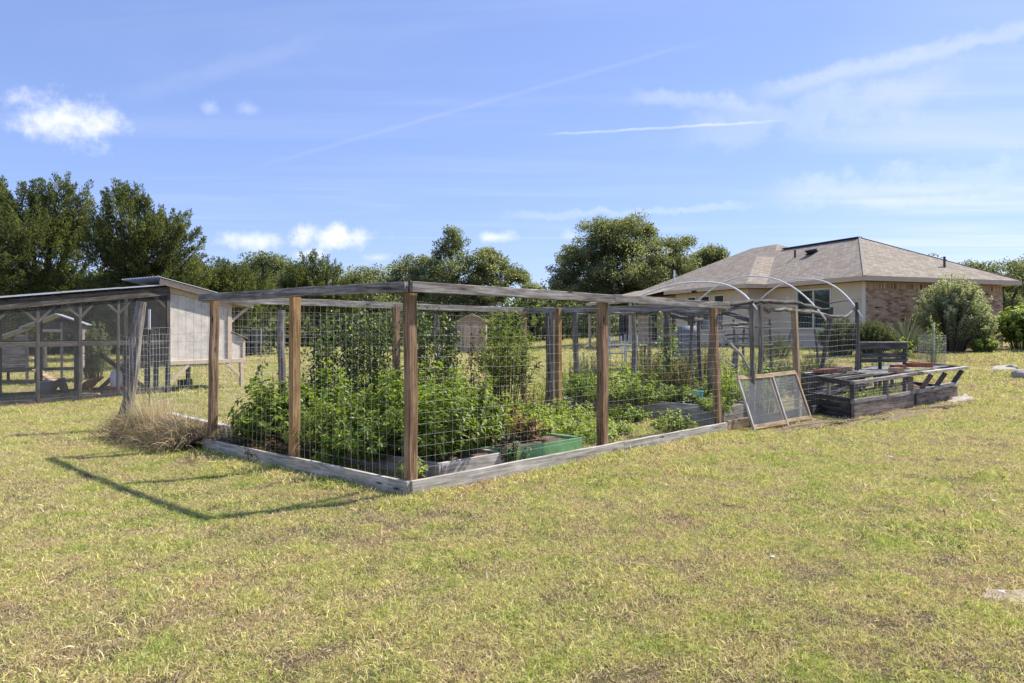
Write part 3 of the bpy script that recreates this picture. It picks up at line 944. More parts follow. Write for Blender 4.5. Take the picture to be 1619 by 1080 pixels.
tree('oak_tree', 'open-crowned oak with a tall central top above the wire cage', 'tree', gbase(712, 48),
     px_lobes([(712, 395, 26, 28), (715, 375, 12, 12), (762, 424, 36, 24), (650, 420, 28, 17), (800, 432, 22, 15), (725, 440, 50, 26), (630, 440, 22, 20), (685, 428, 36, 24),
               (770, 402, 16, 10), (822, 440, 14, 9), (670, 455, 50, 22), (755, 462, 55, 24), (715, 485, 60, 26)], 48, 9), L_OAK, 344, 160, 0.136, 0.65, 19, trunk_r=.25, density_shell=.35)
tree('oak_tree', 'tiny far oak in the gap beside the big live oak', 'tree', gbase(842, 75),
     px_lobes([(842, 458, 13, 7), (850, 475, 20, 14)], 75, 10), L_OAK, 40, 120, 0.211, 0.95, 20, trunk_r=.2)
tree('live_oak_tree', 'big rounded live oak rising behind the house roof', 'tree', gbase(990, 46),
     px_lobes([(985, 378, 52, 34), (925, 415, 42, 36), (1052, 410, 42, 32), (950, 372, 34, 22), (1010, 362, 30, 18), (990, 430, 70, 36), (888, 440, 22, 28), (1075, 440, 26, 28),
               (900, 400, 20, 16), (1080, 388, 20, 14), (925, 465, 50, 26), (1020, 470, 60, 26), (958, 395, 40, 22)], 46, 11), L_OAK, 496, 170, 0.124, 0.68, 21, trunk_r=.4, density_shell=.4)
tree('live_oak_tree', 'small live oak peeking over the roof slope beside the big one', 'tree', gbase(1118, 52),
     px_lobes([(1124, 405, 20, 14), (1105, 425, 20, 20), (1135, 420, 12, 14)], 52, 12), L_OAK, 104, 150, 0.136, 0.68, 22, trunk_r=.2, density_shell=.4)
for i, (px, D, lobs, lab) in enumerate((
        (1590, 62, [(1585, 440, 34, 24), (1610, 425, 22, 14), (1575, 470, 40, 30), (1600, 505, 50, 35)], 'dark oak beyond the far right end of the house'),
        (1660, 66, [(1650, 430, 40, 22), (1640, 465, 45, 32), (1680, 480, 50, 40), (1645, 505, 45, 35)], 'dark oak cut by the right picture edge behind the house'),
        (1462, 60, [(1458, 409, 5, 6), (1470, 411, 5, 5), (1440, 412, 6, 7), (1480, 412, 6, 5), (1460, 440, 40, 28)], 'oak whose leaf tips barely show over the roof'),
        (1530, 64, [(1535, 424, 12, 6), (1545, 428, 14, 8), (1520, 445, 30, 20)], 'low oak just clearing the descending roof edge'))):
    tree('oak_tree', lab, 'tree', gbase(px, D), px_lobes(lobs, D, 40 + i), L_OAK, 130 if i < 2 else 60, 150, .17, .95, 50 + i, trunk_r=.25)

def woodland():
    rr = np.random.default_rng(99)
    A = []
    def strip(p0, p1, D0, D1, ztop, n):
        px = rr.uniform(p0, p1, n); D = rr.uniform(D0, D1, n)
        x = (px - CX) / F * D
        zt = ztop * (0.75 + 0.3 * np.sin(x * .35) * np.sin(x * .13 + 1))
        z = zg(x, D) + rr.uniform(0, 1, n) ** .8 * zt
        return np.stack([x, D, z], 1)
    A = np.concatenate([strip(300, 900, 70, 86, 5.2, 900), strip(-260, 400, 38, 46, 4.2, 620), strip(860, 1200, 62, 74, 4.0, 260), strip(1560, 1900, 72, 82, 7.5, 420),
                        strip(380, 640, 56, 62, 2.6, 160)])
    n = 52
    ci = np.repeat(np.arange(len(A)), n); N = len(ci)
    off = rr.normal(size=(N, 3)) * np.array([.75, .75, .55])
    c = A[ci] + off
    c[:, 2] = np.maximum(c[:, 2], .1)
    axis = unit(rr.normal(size=(N, 3))); nrm = unit(rr.normal(size=(N, 3)) + np.array([0, 0, .6]))
    tint = np.clip(rr.uniform(0, .7, N) + rr.uniform(-.2, .35, len(A))[ci], 0, 1)
    ln = rr.uniform(.25, .55, N)
    V, T, tt = leaf_arrays(c, axis, nrm, ln, ln * .6, tint)
    o = np_mesh('woodland', V, T, tt, L_WOOD, kind='stuff')
    tag(o, 'continuous dark scrub and woodland closing the view beyond the field', 'woodland')
woodland()

# ------------------------------------------------------------------ house
HA = R(20)
HR = Vector((math.cos(HA), math.sin(HA), 0)); HL = Vector((-math.sin(HA), math.cos(HA), 0))
E0 = Vector((12.53, 24.72, 0))
def hp(r, l, z):
    p = E0 + HR * r + HL * l
    return Vector((p.x, p.y, z))
EAVE, SOFF, BASE = 3.42, 3.25, 0.45

def build_house():
    T = thing('house', 'single-storey house with hipped shingle roof, brown brick end and beige siding', 'house', hp(.45, .45, 0.6))
    def hip(r0, r1, l0, l1, pitch, along, parent, far_hip=True):
        mb = MB()
        z0 = EAVE
        def face(pts, o, ux, uy):
            gs = [Vector(((p - o).dot(ux), (p - o).dot(uy), 0)) for p in pts]
            mb.add(pts, [tuple(range(len(pts)))], gs)
        w = (r1 - r0) / 2 if along == 'l' else (l1 - l0) / 2
        zr = z0 + w * pitch
        if along == 'l':
            A = hp((r0 + r1) / 2, l0 + w, zr); B = hp((r0 + r1) / 2, l1 - w, zr)
        else:
            A = hp(r0 + w, (l0 + l1) / 2, zr); B = hp(r1, (l0 + l1) / 2, zr)
        c = [hp(r0, l0, z0), hp(r1, l0, z0), hp(r1, l1, z0), hp(r0, l1, z0)]
        k = 1 / math.sqrt(1 + pitch * pitch)
        up = lambda d: Vector((d.x * k, d.y * k, pitch * k))
        if along == 'l':
            face([c[0], c[1], A], c[0], HR, up(HL)); face([c[1], c[2], B, A], c[1], HL, up(-HR))
            face([c[2], c[3], B], c[2], -HR, up(-HL)); face([c[3], c[0], A, B], c[3], -HL, up(HR))
        else:
            face([c[0], c[1], B, A], c[0], HR, up(HL)); face([c[2], c[3], A, B], c[2], -HR, up(-HL))
            face([c[3], c[0], A], c[3], -HL, up(HR))
        return mb, A, B
    m1, A1, B1 = hip(0, 8.12, 0, 16, .5, 'l', T)
    roof = m1.build('roof', SHINGLE, T)
    m2, A2, B2 = hip(-.004, 10.0, 5.2, 17.2, .5, 'l', T)
    m2.build('roof', SHINGLE, T)
    m3, A3, B3 = hip(-1.05, 5.0, 5.1, 11.4, .5, 'r', T)
    m3.build('roof', SHINGLE, T)
    # porch roof further back on the left
    mb = MB()
    pts = [hp(-2.6, 12.2, 3.0), hp(-2.6, 17.0, 3.0), hp(.6, 17.0, 3.75), hp(.6, 12.2, 3.75)]
    mb.add(pts, [(0, 3, 2, 1)], [(0, 0, 0), (4.8, 0, 0), (4.8, 3.3, 0), (0, 3.3, 0)])
    pr = mb.build('porch_roof', SHINGLE, T)
    MB().beam(hp(-2.6, 12.1, 2.93), hp(-2.6, 17.1, 2.93), .03, .15).build('porch_fascia', P_FASCIA, T)
    for l in (12.3, 14.6, 16.9):
        q = hp(-2.45, l, 0)
        MB().beam((q.x, q.y, .3), (q.x, q.y, 2.88), .12, .12, up=HR).build('porch_post', P_FASCIA, T)
    # ridge caps
    MB().beam(A1 + Vector((0, 0, .02)), A1 + HL * 4.6 + Vector((0, 0, .02)), .26, .05, ch=.01).build('ridge_vent', W_DARK, roof)
    for a, b in ((hp(0, 0, EAVE), A1), (hp(8.12, 0, EAVE), A1)):
        MB().beam(a + Vector((0, 0, .004)), b + Vector((0, 0, .012)), .10, .02, ch=.006, jit=0).build('hip_cap', P_HIPCAP, roof)
    # fascia and soffit
    def fascia(a, b):
        MB().beam(hp(*a, (EAVE + SOFF) / 2 - .002), hp(*b, (EAVE + SOFF) / 2 - .002), .03, EAVE - SOFF, ch=.003, jit=0).build('fascia_board', P_FASCIA, T)
    fascia((0, .016), (8.12, .016)); fascia((.016, .034), (.016, 5.1)); fascia((-1.05, 5.116), (-.002, 5.116)); fascia((-1.034, 5.134), (-1.034, 11.4))
    fascia((8.104, .034), (8.104, 5.2))
    mb = MB()
    for (r0, r1, l0, l1) in ((.03, 8.09, .03, 15.9), (-1.02, .028, 5.13, 11.38)):
        mb.add([hp(r0, l0, SOFF + .02), hp(r1, l0, SOFF + .02), hp(r1, l1, SOFF + .02), hp(r0, l1, SOFF + .02)], [(0, 1, 2, 3)])
    mb.build('soffit', P_FASCIA, T)
    # brick end wall: mortar core plus separate bricks standing proud
    S = 7.23
    mb = MB(); mb.beam(hp(.45, .56, (BASE + SOFF) / 2), hp(.45 + S, .56, (BASE + SOFF) / 2), .19, SOFF - BASE - .0, ch=.002, jit=0, seg=1)
    wall = mb.build('brick_wall', MORTAR, T)
    openings = [(5.5, 6.1, 1.9, 3.03)]
    bl, bh, gap = .200, .062, .011
    mb = MB(); rr = random.Random(3)
    def put(u0, u1, z0, z1, proud):
        for (a, b, c, d) in openings:
            if u1 > a and u0 < b and z1 > c and z0 < d: return
        y0, y1 = .45 - proud, .50
        p = [hp(.45 + u, y, z) for z in (z0, z1) for (u, y) in ((u0, y0), (u1, y0), (u1, y1), (u0, y1))]
        mb.add(p, [(0, 1, 5, 4), (1, 2, 6, 5), (3, 0, 4, 7), (4, 5, 6, 7)], tint=rr.random())
    z = BASE; row = 0
    while z + bh < SOFF - .22:
        u = -.0 if row % 2 == 0 else -(bl + gap) / 2
        while u < S:
            a, b = max(0, u), min(S, u + bl)
            if b - a > .03: put(a, b, z, z + bh, rr.uniform(.0, .006))
            u += bl + gap
        z += bh + gap; row += 1
    u = 0
    while u + bh < S:
        put(u, u + bh, z, z + .19, rr.uniform(.0, .005)); u += bh + gap
    mb.build('brick', BRICK, wall, kind='stuff')
    for l1 in (5.0,):
        MB().beam(hp(.45 + S - .1, .66, (BASE + SOFF) / 2), hp(.45 + S - .1, 15, (BASE + SOFF) / 2), .18, SOFF - BASE, ch=.002, jit=0, seg=1).build('side_wall', MORTAR, T)
    def window(o, d, u0, u1, z0, z1, nsash, recess=.0):
        """frame with sashes and panes; o origin on the wall face, d along it, n out of it"""
        n = Vector((d.y, -d.x, 0))
        if n.y > 0: n = -n
        fw = .075
        mb = MB()
        def P(u, z, k): return Vector((o.x, o.y, 0)) + d * u + n * k + Vector((0, 0, z))
        for zz in (z0 + fw / 2, z1 - fw / 2): mb.beam(P(u0, zz, .02), P(u1, zz, .02), .06, fw, ch=.004, jit=0, seg=1)
        w = (u1 - u0 - fw * (nsash + 1)) / nsash
        for k in range(nsash + 1):
            uu = u0 + fw / 2 + k * (w + fw)
            mb.beam(P(uu, z0 + fw + .001, .02), P(uu, z1 - fw - .001, .02), .06, fw, up=d, ch=.004, jit=0, seg=1)
        zm = (z0 + z1) / 2
        W = mb.build('window', P_CREAM, T)
        for k in range(nsash):
            a = u0 + fw + k * (w + fw); b = a + w
            MB().beam(P(a, zm, .012), P(b, zm, .012), .03, .04, jit=0, seg=1).build('meeting_rail', P_CREAM, W)
            for (za, zb) in ((z0 + fw, zm - .02), (zm + .02, z1 - fw)):
                q = [P(a, za, .006), P(b, za, .006), P(b, zb, .006), P(a, zb, .006)]
                MB().add(q, [(0, 1, 2, 3)], [(0, 0, 0), (w, 0, 0), (w, zb - za, 0), (0, zb - za, 0)]).build('pane', GLASS, W)
        return W
    for (a, b, c, d_) in openings:
        window(hp(.45, .462, 0), HR, a, b, c, d_, 1)
    # lap siding: every board its own piece, lower edge proud
    def siding(r0, l0, r1, l1, holes, skirt=0.0):
        a, b = hp(r0, l0, 0), hp(r1, l1, 0)
        d = (b - a).normalized(); n = Vector((d.y, -d.x, 0)); L = (b - a).length
        if n.y > 0: n = -n
        core = MB().beam(a - n * .06 + Vector((0, 0, (BASE + SOFF) / 2)), b - n * .06 + Vector((0, 0, (BASE + SOFF) / 2)), .08, SOFF - BASE, ch=.002, jit=0, seg=1).build('siding_wall', P_SIDING, T)
        e = .19; z = BASE + skirt
        while z < SOFF - .02:
            z1 = min(z + e + .01, SOFF)
            spans = [(0, L)]
            for (u0, u1, h0, h1) in holes:
                if z1 > h0 and z < h1:
                    ns = []
                    for (s, t) in spans:
                        if u0 > s: ns.append((s, min(t, u0)))
                        if u1 < t: ns.append((max(s, u1), t))
                    spans = ns
            for (s, t) in spans:
                if t - s < .02: continue
                p = lambda u, k, zz: a + d * u + n * k + Vector((0, 0, zz))
                vs = [p(s, .022, z), p(t, .022, z), p(t, .004, z1), p(s, .004, z1), p(s, -.02, z), p(t, -.02, z)]
                MB().add(vs, [(0, 1, 2, 3), (4, 5, 1, 0)]).build('siding_board', P_SIDING, core)
            z += e
        for (u0, u1, h0, h1) in holes:
            window(a, d, u0, u1, h0, h1, 2 if u1 - u0 > 1.2 else 1)
        if skirt:
            MB().beam(a + n * .03 + Vector((0, 0, BASE + skirt / 2)), b + n * .03 + Vector((0, 0, BASE + skirt / 2)), .08, skirt, ch=.01, jit=.004).build('stone_skirt', P_STUCCO, core)
    siding(.45, .45, .45, 5.56, [(1.5, 3.35, 1.5, 3.12)], .0)
    siding(-.57, 5.56, .45, 5.56, [], .45)
    siding(-.57, 5.56, -.57, 11.0, [(1.55, 2.35, 1.42, 3.1), (2.62, 3.42, 1.42, 3.1), (3.7, 4.5, 1.42, 3.1)], .45)
    siding(.45, 11.0, .45, 16.5, [(1.2, 2.0, 1.4, 3.0), (3.3, 4.2, .8, 2.9)], .0)
    q = hp(.43, .44, 0)
    MB().beam((q.x, q.y, BASE), (q.x, q.y, SOFF), .13, .05, up=HL, ch=.004, jit=0).build('corner_board', P_CREAM, T)
    q = hp(-.6, 5.54, 0)
    MB().beam((q.x, q.y, BASE + .45), (q.x, q.y, SOFF), .09, .05, up=HL, ch=.004, jit=0).build('corner_board', P_SIDING, T)
    # roof fittings
    def roof_pt(r, l): return hp(r, l, EAVE + .5 * r)
    v = roof_pt(2.9, 5.6)
    m = MB(); m.beam(v + Vector((0, 0, .05)) - HL * .2, v + Vector((0, 0, .05)) + HL * .2, .36, .05, up=(-HR.x * .447, -HR.y * .447, .894))
    m.beam(v + HR * -.05 + Vector((0, 0, .16)) - HL * .21, v + HR * -.05 + Vector((0, 0, .16)) + HL * .21, .32, .05, up=(HR.x * -.25, HR.y * -.25, .95))
    m.beam(v + Vector((0, 0, .10)) - HL * .2, v + Vector((0, 0, .10)) + HL * .2, .3, .10)
    m.build('roof_vent', P_BLACK, roof)
    for (p, hgt) in ((roof_pt(2.7, 6.4), .34), (hp(5.3, 1.1, EAVE + .55), .42), (roof_pt(1.6, 14.5), .6)):
        MB().tube([p - Vector((0, 0, .05)), p + Vector((0, 0, hgt))], .045, 8).build('vent_pipe', W_DARK if hgt < .5 else P_PVC, roof)
    q = hp(-1.0, 8.6, 3.28)
    MB().beam(q, q + HL * .35, .16, .10, ch=.02).build('flood_light', P_BLACK, T)
build_house()

# ------------------------------------------------------------------ chicken run, coop, hen house
Q = Vector((-7.97, 16.1, 0)); CD = Vector((.58, .815, 0)).normalized(); CN = Vector((-CD.y, CD.x, 0))
def cp(s, n, z):
    p = Q + CD * s + CN * n
    return Vector((p.x, p.y, z))

def build_run():
    T = thing('chicken_run', 'long grey timber chicken run with mesh sides and sloping sheet roof', 'chicken run', cp(-2, 0, 0))
    DEP = 2.0
    SL = (2.10 - 2.52) / 3.3
    def zt(s): return 2.46 - SL * s * 1.0 if s <= 0 else 2.46
    ss = (0.0, -1.1, -1.87, -2.65, -3.45, -4.3)
    for n, m in ((0, W_RUN), (DEP, W_DARK)):
        for s in ss:
            MB().beam(cp(s, n, -.1), cp(s, n, zt(s) - .08), .05 if n == 0 and s < 0 else .09, .06 if n == 0 and s < 0 else .09, up=CD, seg=3).build('post', m if s < 0 else W_DARK, T)
        for a, b in zip(ss[:-1], ss[1:]):
            MB().beam(cp(a - .035, n, 1.2), cp(b + .035, n, 1.2), .04, .10).build('mid_rail', m, T)
            MB().beam(cp(a - .035, n, .06), cp(b + .035, n, .06), .04, .10).build('base_rail', W_DARK, T)
    for s in ss[1:]:
        for k in (-1, 1):
            MB().beam(cp(s, -.012, zt(s) - .48), cp(s + k * .33, -.012, zt(s + k * .33) - .14), .035, .055).build('brace', W_RUN, T)
    MB().beam(cp(0, -.012, zt(0) - .5), cp(-.33, -.012, zt(-.33) - .14), .035, .055).build('brace', W_RUN, T)
    for n, m in ((-.05, W_RUN), (DEP + .05, W_DARK)):
        MB().beam(cp(.02, n, zt(0) - .07), cp(-4.5, n, zt(-4.5) - .07), .04, .19, seg=6).build('fascia_board', m, T)
    for i in range(8):
        s = -.2 - i * .55
        MB().beam(cp(s, -.02, zt(s) + .03), cp(s, DEP + .02, zt(s) + .03), .04, .07, ch=.003).build('rafter', W_DARK, T)
    for i in range(4):
        s0, s1 = .04 - i * 1.15, .04 - (i + 1) * 1.15 - .03
        off = .004 * (i % 2)
        a, b, c, d = cp(s0, -.13, zt(s0) + .07 + off), cp(s1, -.13, zt(s1) + .07 + off), cp(s1, DEP + .15, zt(s1) + .07 + off), cp(s0, DEP + .15, zt(s0) + .07 + off)
        up = Vector((0, 0, .028))
        MB().add([a, b, c, d, a + up, b + up, c + up, d + up], [(3, 2, 1, 0), (4, 5, 6, 7), (0, 1, 5, 4), (1, 2, 6, 5), (2, 3, 7, 6), (3, 0, 4, 7)]).build('roof_sheet', P_METAL, T)
    for a, b in zip(ss[:-1], ss[1:]):
        q = [cp(a, -.035, .1), cp(b, -.035, .1), cp(b, -.035, zt(b) - .12), cp(a, -.035, zt(a) - .12)]
        MB().add(q, [(0, 1, 2, 3)]).build('mesh_panel', S_COOP, T)
    # cross braces at the coop end
    for (a, b) in (((-1.0, .95), (.0, .12)), ((-1.0, .12), (-.1, .95))):
        MB().beam(cp(a[0], DEP * .55, a[1]), cp(b[0], DEP * .55, b[1]), .05, .09).build('cross_brace', W_DARK, T)
    MB().beam(cp(-.12, .3, 0), cp(-.12, .3, 2.2), .09, .09, up=CD).build('post', W_DARK, T)
    patch('dirt_floor', 'scratched bare dirt floor inside the chicken run', [cp(.1, -.05, 0).xy, cp(.3, DEP, 0).xy, cp(-4.6, DEP, 0).xy, cp(-4.6, -.12, 0).xy], P_DIRT)
build_run()

def build_coop():
    T = thing('chicken_coop', 'white panelled chicken coop on stilts with corrugated sloping roof', 'chicken coop', cp(.9, .3, 0))
    W, D = 1.6, 1.25
    zb = .74
    def zt(s): return 2.60 - .211 * s
    n = 8
    for i in range(n):
        a, b = .06 + i * (W - .06) / n, .06 + (i + 1) * (W - .06) / n - .006
        vs = [cp(s, k, z) for k in (0, .03) for (s, z) in ((a, zb), (b, zb), (b, zt(b) - .1), (a, zt(a) - .1))]
        MB().add(vs, [(0, 1, 2, 3), (7, 6, 5, 4), (0, 4, 5, 1), (1, 5, 6, 2), (2, 6, 7, 3), (3, 7, 4, 0)]).build('siding_panel', P_WHITEWALL, T)
    MB().beam(cp(W, .04, zb), cp(W, .04, 2.2), .06, .06, up=CD).build('corner_trim', P_TRIM, T)
    vs = [cp(0.0, k, z) for (k, z) in ((.034, zb), (D, zb), (D, 2.55), (.034, 2.55))] + [cp(.03, k, z) for (k, z) in ((.034, zb), (D, zb), (D, 2.55), (.034, 2.55))]
    box = [(0, 1, 2, 3), (7, 6, 5, 4), (0, 4, 5, 1), (1, 5, 6, 2), (2, 6, 7, 3), (3, 7, 4, 0)]
    MB().add(vs, box).build('side_wall', W_PLY, T)
    vs = [cp(W - .03, k, z) for (k, z) in ((.034, zb), (D, zb), (D, 2.2), (.034, 2.2))] + [cp(W, k, z) for (k, z) in ((.034, zb), (D, zb), (D, 2.2), (.034, 2.2))]
    MB().add(vs, box).build('side_wall', P_WHITEWALL, T)
    MB().beam(cp(0, D, (zb + 2.3) / 2), cp(W, D, (zb + 2.3) / 2), .03, 2.3 - zb, ch=.003, jit=0, seg=1).build('back_wall', P_WHITEWALL, T)
    MB().beam(cp(0.03, D / 2, zb - .03), cp(W, D / 2, zb - .03), D, .04, ch=.003, jit=0).build('floor', W_PLY, T)
    MB().beam(cp(.0, -.02, zb - .02), cp(W + .42, -.02, zb - .02), .035, .10).build('bottom_trim', P_TRIM, T)
    MB().beam(cp(.015, -.022, zb + .03), cp(.015, -.022, zt(0) - .12), .035, .07, up=CD).build('corner_trim', P_TRIM, T)
    MB().beam(cp(W - .04, -.022, zb + .03), cp(W - .04, -.022, zt(W) - .12), .12, .035, up=CN).build('corner_trim', P_TRIM, T)
    # two stepped barge boards under the roof edge
    MB().beam(cp(-.25, -.14, zt(-.25) - .05), cp(2.15, -.14, zt(2.15) - .05), .03, .12, ch=.003).build('barge_board', P_TRIM, T)
    MB().beam(cp(-.02, -.02, zt(0) - .14), cp(W, -.02, zt(W) - .14), .03, .16, ch=.003).build('barge_board', P_TRIM, T)
    # corrugated roof
    mb = MB(); k = 40; vs = []; fs = []
    for i in range(k + 1):
        nn = -.2 + (D + .45) * i / k
        zz = .016 * math.sin(i * math.pi / 1.5)
        for s in (-.32, 2.2): vs.append(cp(s, nn, zt(s) + .035 + zz))
        for s in (-.32, 2.2): vs.append(cp(s, nn, zt(s) + .028 + zz))
    for i in range(k):
        o, p = i * 4, (i + 1) * 4
        fs += [(o, o + 1, p + 1, p), (o + 3, o + 2, p + 2, p + 3), (o, p, p + 2, o + 2), (o + 1, o + 3, p + 3, p + 1)]
    fs += [(0, 2, 3, 1), (k * 4, k * 4 + 1, k * 4 + 3, k * 4 + 2)]
    mb.add(vs, fs).build('roof', P_METAL, T)
    MB().beam(cp(2.12, .0, zt(2.12) - .07), cp(W + .02, .0, zt(2.12) - .45), .04, .07).build('eave_brace', P_TRIM, T)
    MB().beam(cp(2.15, -.12, zt(2.15) - .03), cp(2.15, D + .1, zt(2.15) - .03), .035, .07).build('eave_beam', P_TRIM, T)
    # nest box
    a, b = W + .03, W + .40
    vs = [cp(s, n_, z) for n_ in (.02, D - .1) for (s, z) in ((a, zb), (b, zb), (b, zb + .53), (a, zb + .68))]
    nb = MB().add(vs, [(0, 1, 2, 3), (7, 6, 5, 4), (0, 4, 5, 1), (1, 5, 6, 2), (3, 7, 4, 0)]).build('nest_box', P_WHITEWALL, T)
    MB().beam(cp(a - .02, D / 2 - .03, zb + .71), cp(b + .05, D / 2 - .03, zb + .54), D + .05, .025, ch=.003).build('lid', W_GREY, nb)
    MB().beam(cp(b - .03, .0, zb + .04), cp(b - .03, .0, zb + .5), .08, .03, up=CN).build('trim', P_TRIM, nb)
    # legs and braces
    for (s, nn) in ((W + .3, .0), (W + .3, D - .1), (W - .45, D - .1), (.1, D - .1)):
        MB().beam(cp(s, nn, -.1), cp(s, nn, zb - .075), .085, .085, up=CD).build('leg', P_TRIM if nn == 0 else W_DARK, T)
    MB().beam(cp(W + .27, -.01, zb - .42), cp(W - .12, -.01, zb - .08), .035, .075).build('leg_brace', P_TRIM, T)
    MB().beam(cp(.02, -.01, zb - .5), cp(.5, -.01, zb - .08), .035, .08).build('leg_brace', P_TRIM, T)
    patch('dirt_floor', 'shaded bare dirt under the white chicken coop', [cp(.1, .1, 0).xy, cp(2.0, .0, 0).xy, cp(2.1, 1.3, 0).xy, cp(.2, 1.4, 0).xy], P_DIRT)
build_coop()

def build_henhouse():
    D = 19.0
    def hx(px): return (px - CX) / F * D
    def P(px, py, k=0.0): p = at(px, py, D); return Vector((p.x, p.y + k, p.z))
    T = thing('hen_house', 'old grey plank hen house with pale sheet roof behind the run', 'hen house', (hx(60), D, 0))
    dep = 1.5
    xl, xr, xm = hx(-40), hx(119), hx(46)
    # plank siding, each plank a piece
    zf = .42
    def ztop(x):
        px = x / D * F + CX
        py = 498 + (83 - px) * .46 if px < 83 else 498 + (px - 83) * .40
        return CH + (HY - py) / F * D - .08
    z = zf
    while z < 1.75:
        x1 = xm
        x0 = xl
        while x0 < x1 and ztop(x0) < z + .14: x0 += .05
        if x1 - x0 > .1:
            MB().beam((x0, D, z + .07), (x1, D, z + .07), .025, .132, ch=.004).build('plank', W_GREY, T)
        z += .138
    z = 1.45
    while z < 1.9:
        xs = [x for x in np.arange(xm, xr, .03) if ztop(x) > z + .13]
        if xs and xs[-1] - xs[0] > .1:
            MB().beam((xs[0] + .03, D + .005, z + .06), (xs[-1], D + .005, z + .06), .02, .115, ch=.004).build('plank', W_DARK, T)
        z += .12
    for x in (xl, xm, hx(60), hx(92), xr):
        MB().beam((x, D - .02, -.1), (x, D - .02, max(zf, ztop(x) - .05)), .07, .06, up=(1, 0, 0)).build('post', W_GREY, T)
    for x in (xl, hx(8), xm, xr):
        MB().beam((x, D + dep, -.1), (x, D + dep, ztop(x) - .1), .07, .07, up=(1, 0, 0)).build('post', W_DARK, T)
    for z, a, b, m in ((zf, xl, xr, W_DARK), (1.47, hx(60), hx(92), P_TRIM), (.06, xm, xr, W_DARK)):
        MB().beam((a, D - .04, z), (b, D - .04, z), .04, .08).build('rail', m, T)
    MB().beam((xl, D + dep / 2, zf - .05), (xm, D + dep / 2, zf - .05), dep, .04, ch=.003).build('floor', W_DARK, T)
    for z in (.5, .9, 1.3):
        MB().beam((xr, D + .03, z + .1), (xr, D + dep, z + .1), .03, .38, ch=.003).build('side_plank', W_GREY, T)
    for (p0, p1) in (((83, 497), (126, 514)), ((37, 519), (84, 497)), ((-45, 557), (40, 520))):
        a, b = P(*p0), P(*p1)
        up = Vector((0, 0, .03))
        vs = [a + Vector((0, -.2, 0)), b + Vector((0, -.2, 0)), b + Vector((0, dep + .2, 0)), a + Vector((0, dep + .2, 0))]
        vs = vs + [v + up for v in vs]
        MB().add(vs, [(3, 2, 1, 0), (4, 5, 6, 7), (0, 1, 5, 4), (1, 2, 6, 5), (2, 3, 7, 6), (3, 0, 4, 7)]).build('roof_sheet', P_METAL, T)
    rp = MB().beam((hx(60), D - .35, .42), (hx(93), D - .85, .06), .26, .03, ch=.004).build('ramp', W_NEW, T)
    for k in range(5):
        t = (k + .5) / 5
        c = Vector((hx(60), D - .35, .42)).lerp(Vector((hx(93), D - .85, .06)), t) + Vector((0, 0, .028))
        s = Vector((.5, .55, 0)).normalized() * .12
        MB().beam(c - s, c + s, .03, .02, ch=.003).build('cleat', W_NEW, rp)
    T.rotation_euler.z = R(27)
_H = build_henhouse()

def build_hen():
    p = at(143, 628, 15.6); p.z = gz(p.x, p.y) + .13
    T = thing('hen', 'rust brown hen pecking with its tail raised in the run', 'hen', (p.x, p.y, p.z - .13))
    # loft along the spine: tail tip -> back -> breast -> neck -> head, walking to the left and pecking
    sp = [(.215, .30, .012, .006), (.19, .285, .03, .012), (.15, .25, .055, .03), (.10, .215, .085, .06), (.03, .19, .105, .085), (-.05, .18, .105, .085),
          (-.11, .175, .085, .07), (-.155, .155, .058, .05), (-.185, .115, .04, .036), (-.205, .075, .03, .028), (-.225, .055, .03, .026), (-.245, .042, .018, .016), (-.262, .03, .004, .004)]
    vs, fs = [], []
    n = 10
    for i, (x, z, a, b) in enumerate(sp):
        for k in range(n):
            t = 2 * math.pi * k / n
            tilt = -.5 if i < 7 else .6
            vs.append((p.x + x + math.cos(t) * a * .35 * tilt * -1, p.y + math.sin(t) * b, p.z + z + math.cos(t) * a - .05))
    for i in range(len(sp) - 1):
        for k in range(n):
            q = (k + 1) % n
            fs.append((i * n + k, i * n + q, (i + 1) * n + q, (i + 1) * n + k))
    body = MB().add(vs, fs + [tuple(range(n)), tuple((len(sp) - 1) * n + k for k in range(n))]).build('body', plain('rust_feathers', (0.20, 0.065, 0.022), 0.8, var=.5, scale=30), T, smooth=True)
    for k in range(5):
        a = (k - 2) * .16
        MB().tube([(p.x + .16, p.y + a * .15, p.z + .2), (p.x + .21, p.y + a * .3, p.z + .27), (p.x + .25 - abs(a) * .05, p.y + a * .5, p.z + .29 + .02 * (k % 2))], [.022, .018, .004], 5).build('tail_feather', MATS['rust_feathers'], T, smooth=True)
    for s in (-.035, .035):
        lg = MB().tube([(p.x + .0, p.y + s, p.z + .06), (p.x + .02, p.y + s, p.z - .04), (p.x - .005, p.y + s, p.z - .125)], [.018, .009, .008], 6)
        for a in (-.5, 0, .5):
            lg.tube([(p.x - .005, p.y + s, p.z - .122), (p.x - .045, p.y + s + a * .05, p.z - .127)], [.006, .003], 4)
        lg.build('leg', plain('hen_leg', (.5, .33, .08), .6) if 'hen_leg' not in MATS else MATS['hen_leg'], T)
    MB().tube([(p.x - .215, p.y, p.z + .045), (p.x - .235, p.y, p.z + .03), (p.x - .25, p.y, p.z + .005)], [.012, .014, .004], 5).build('comb', P_RED, T)
build_hen()

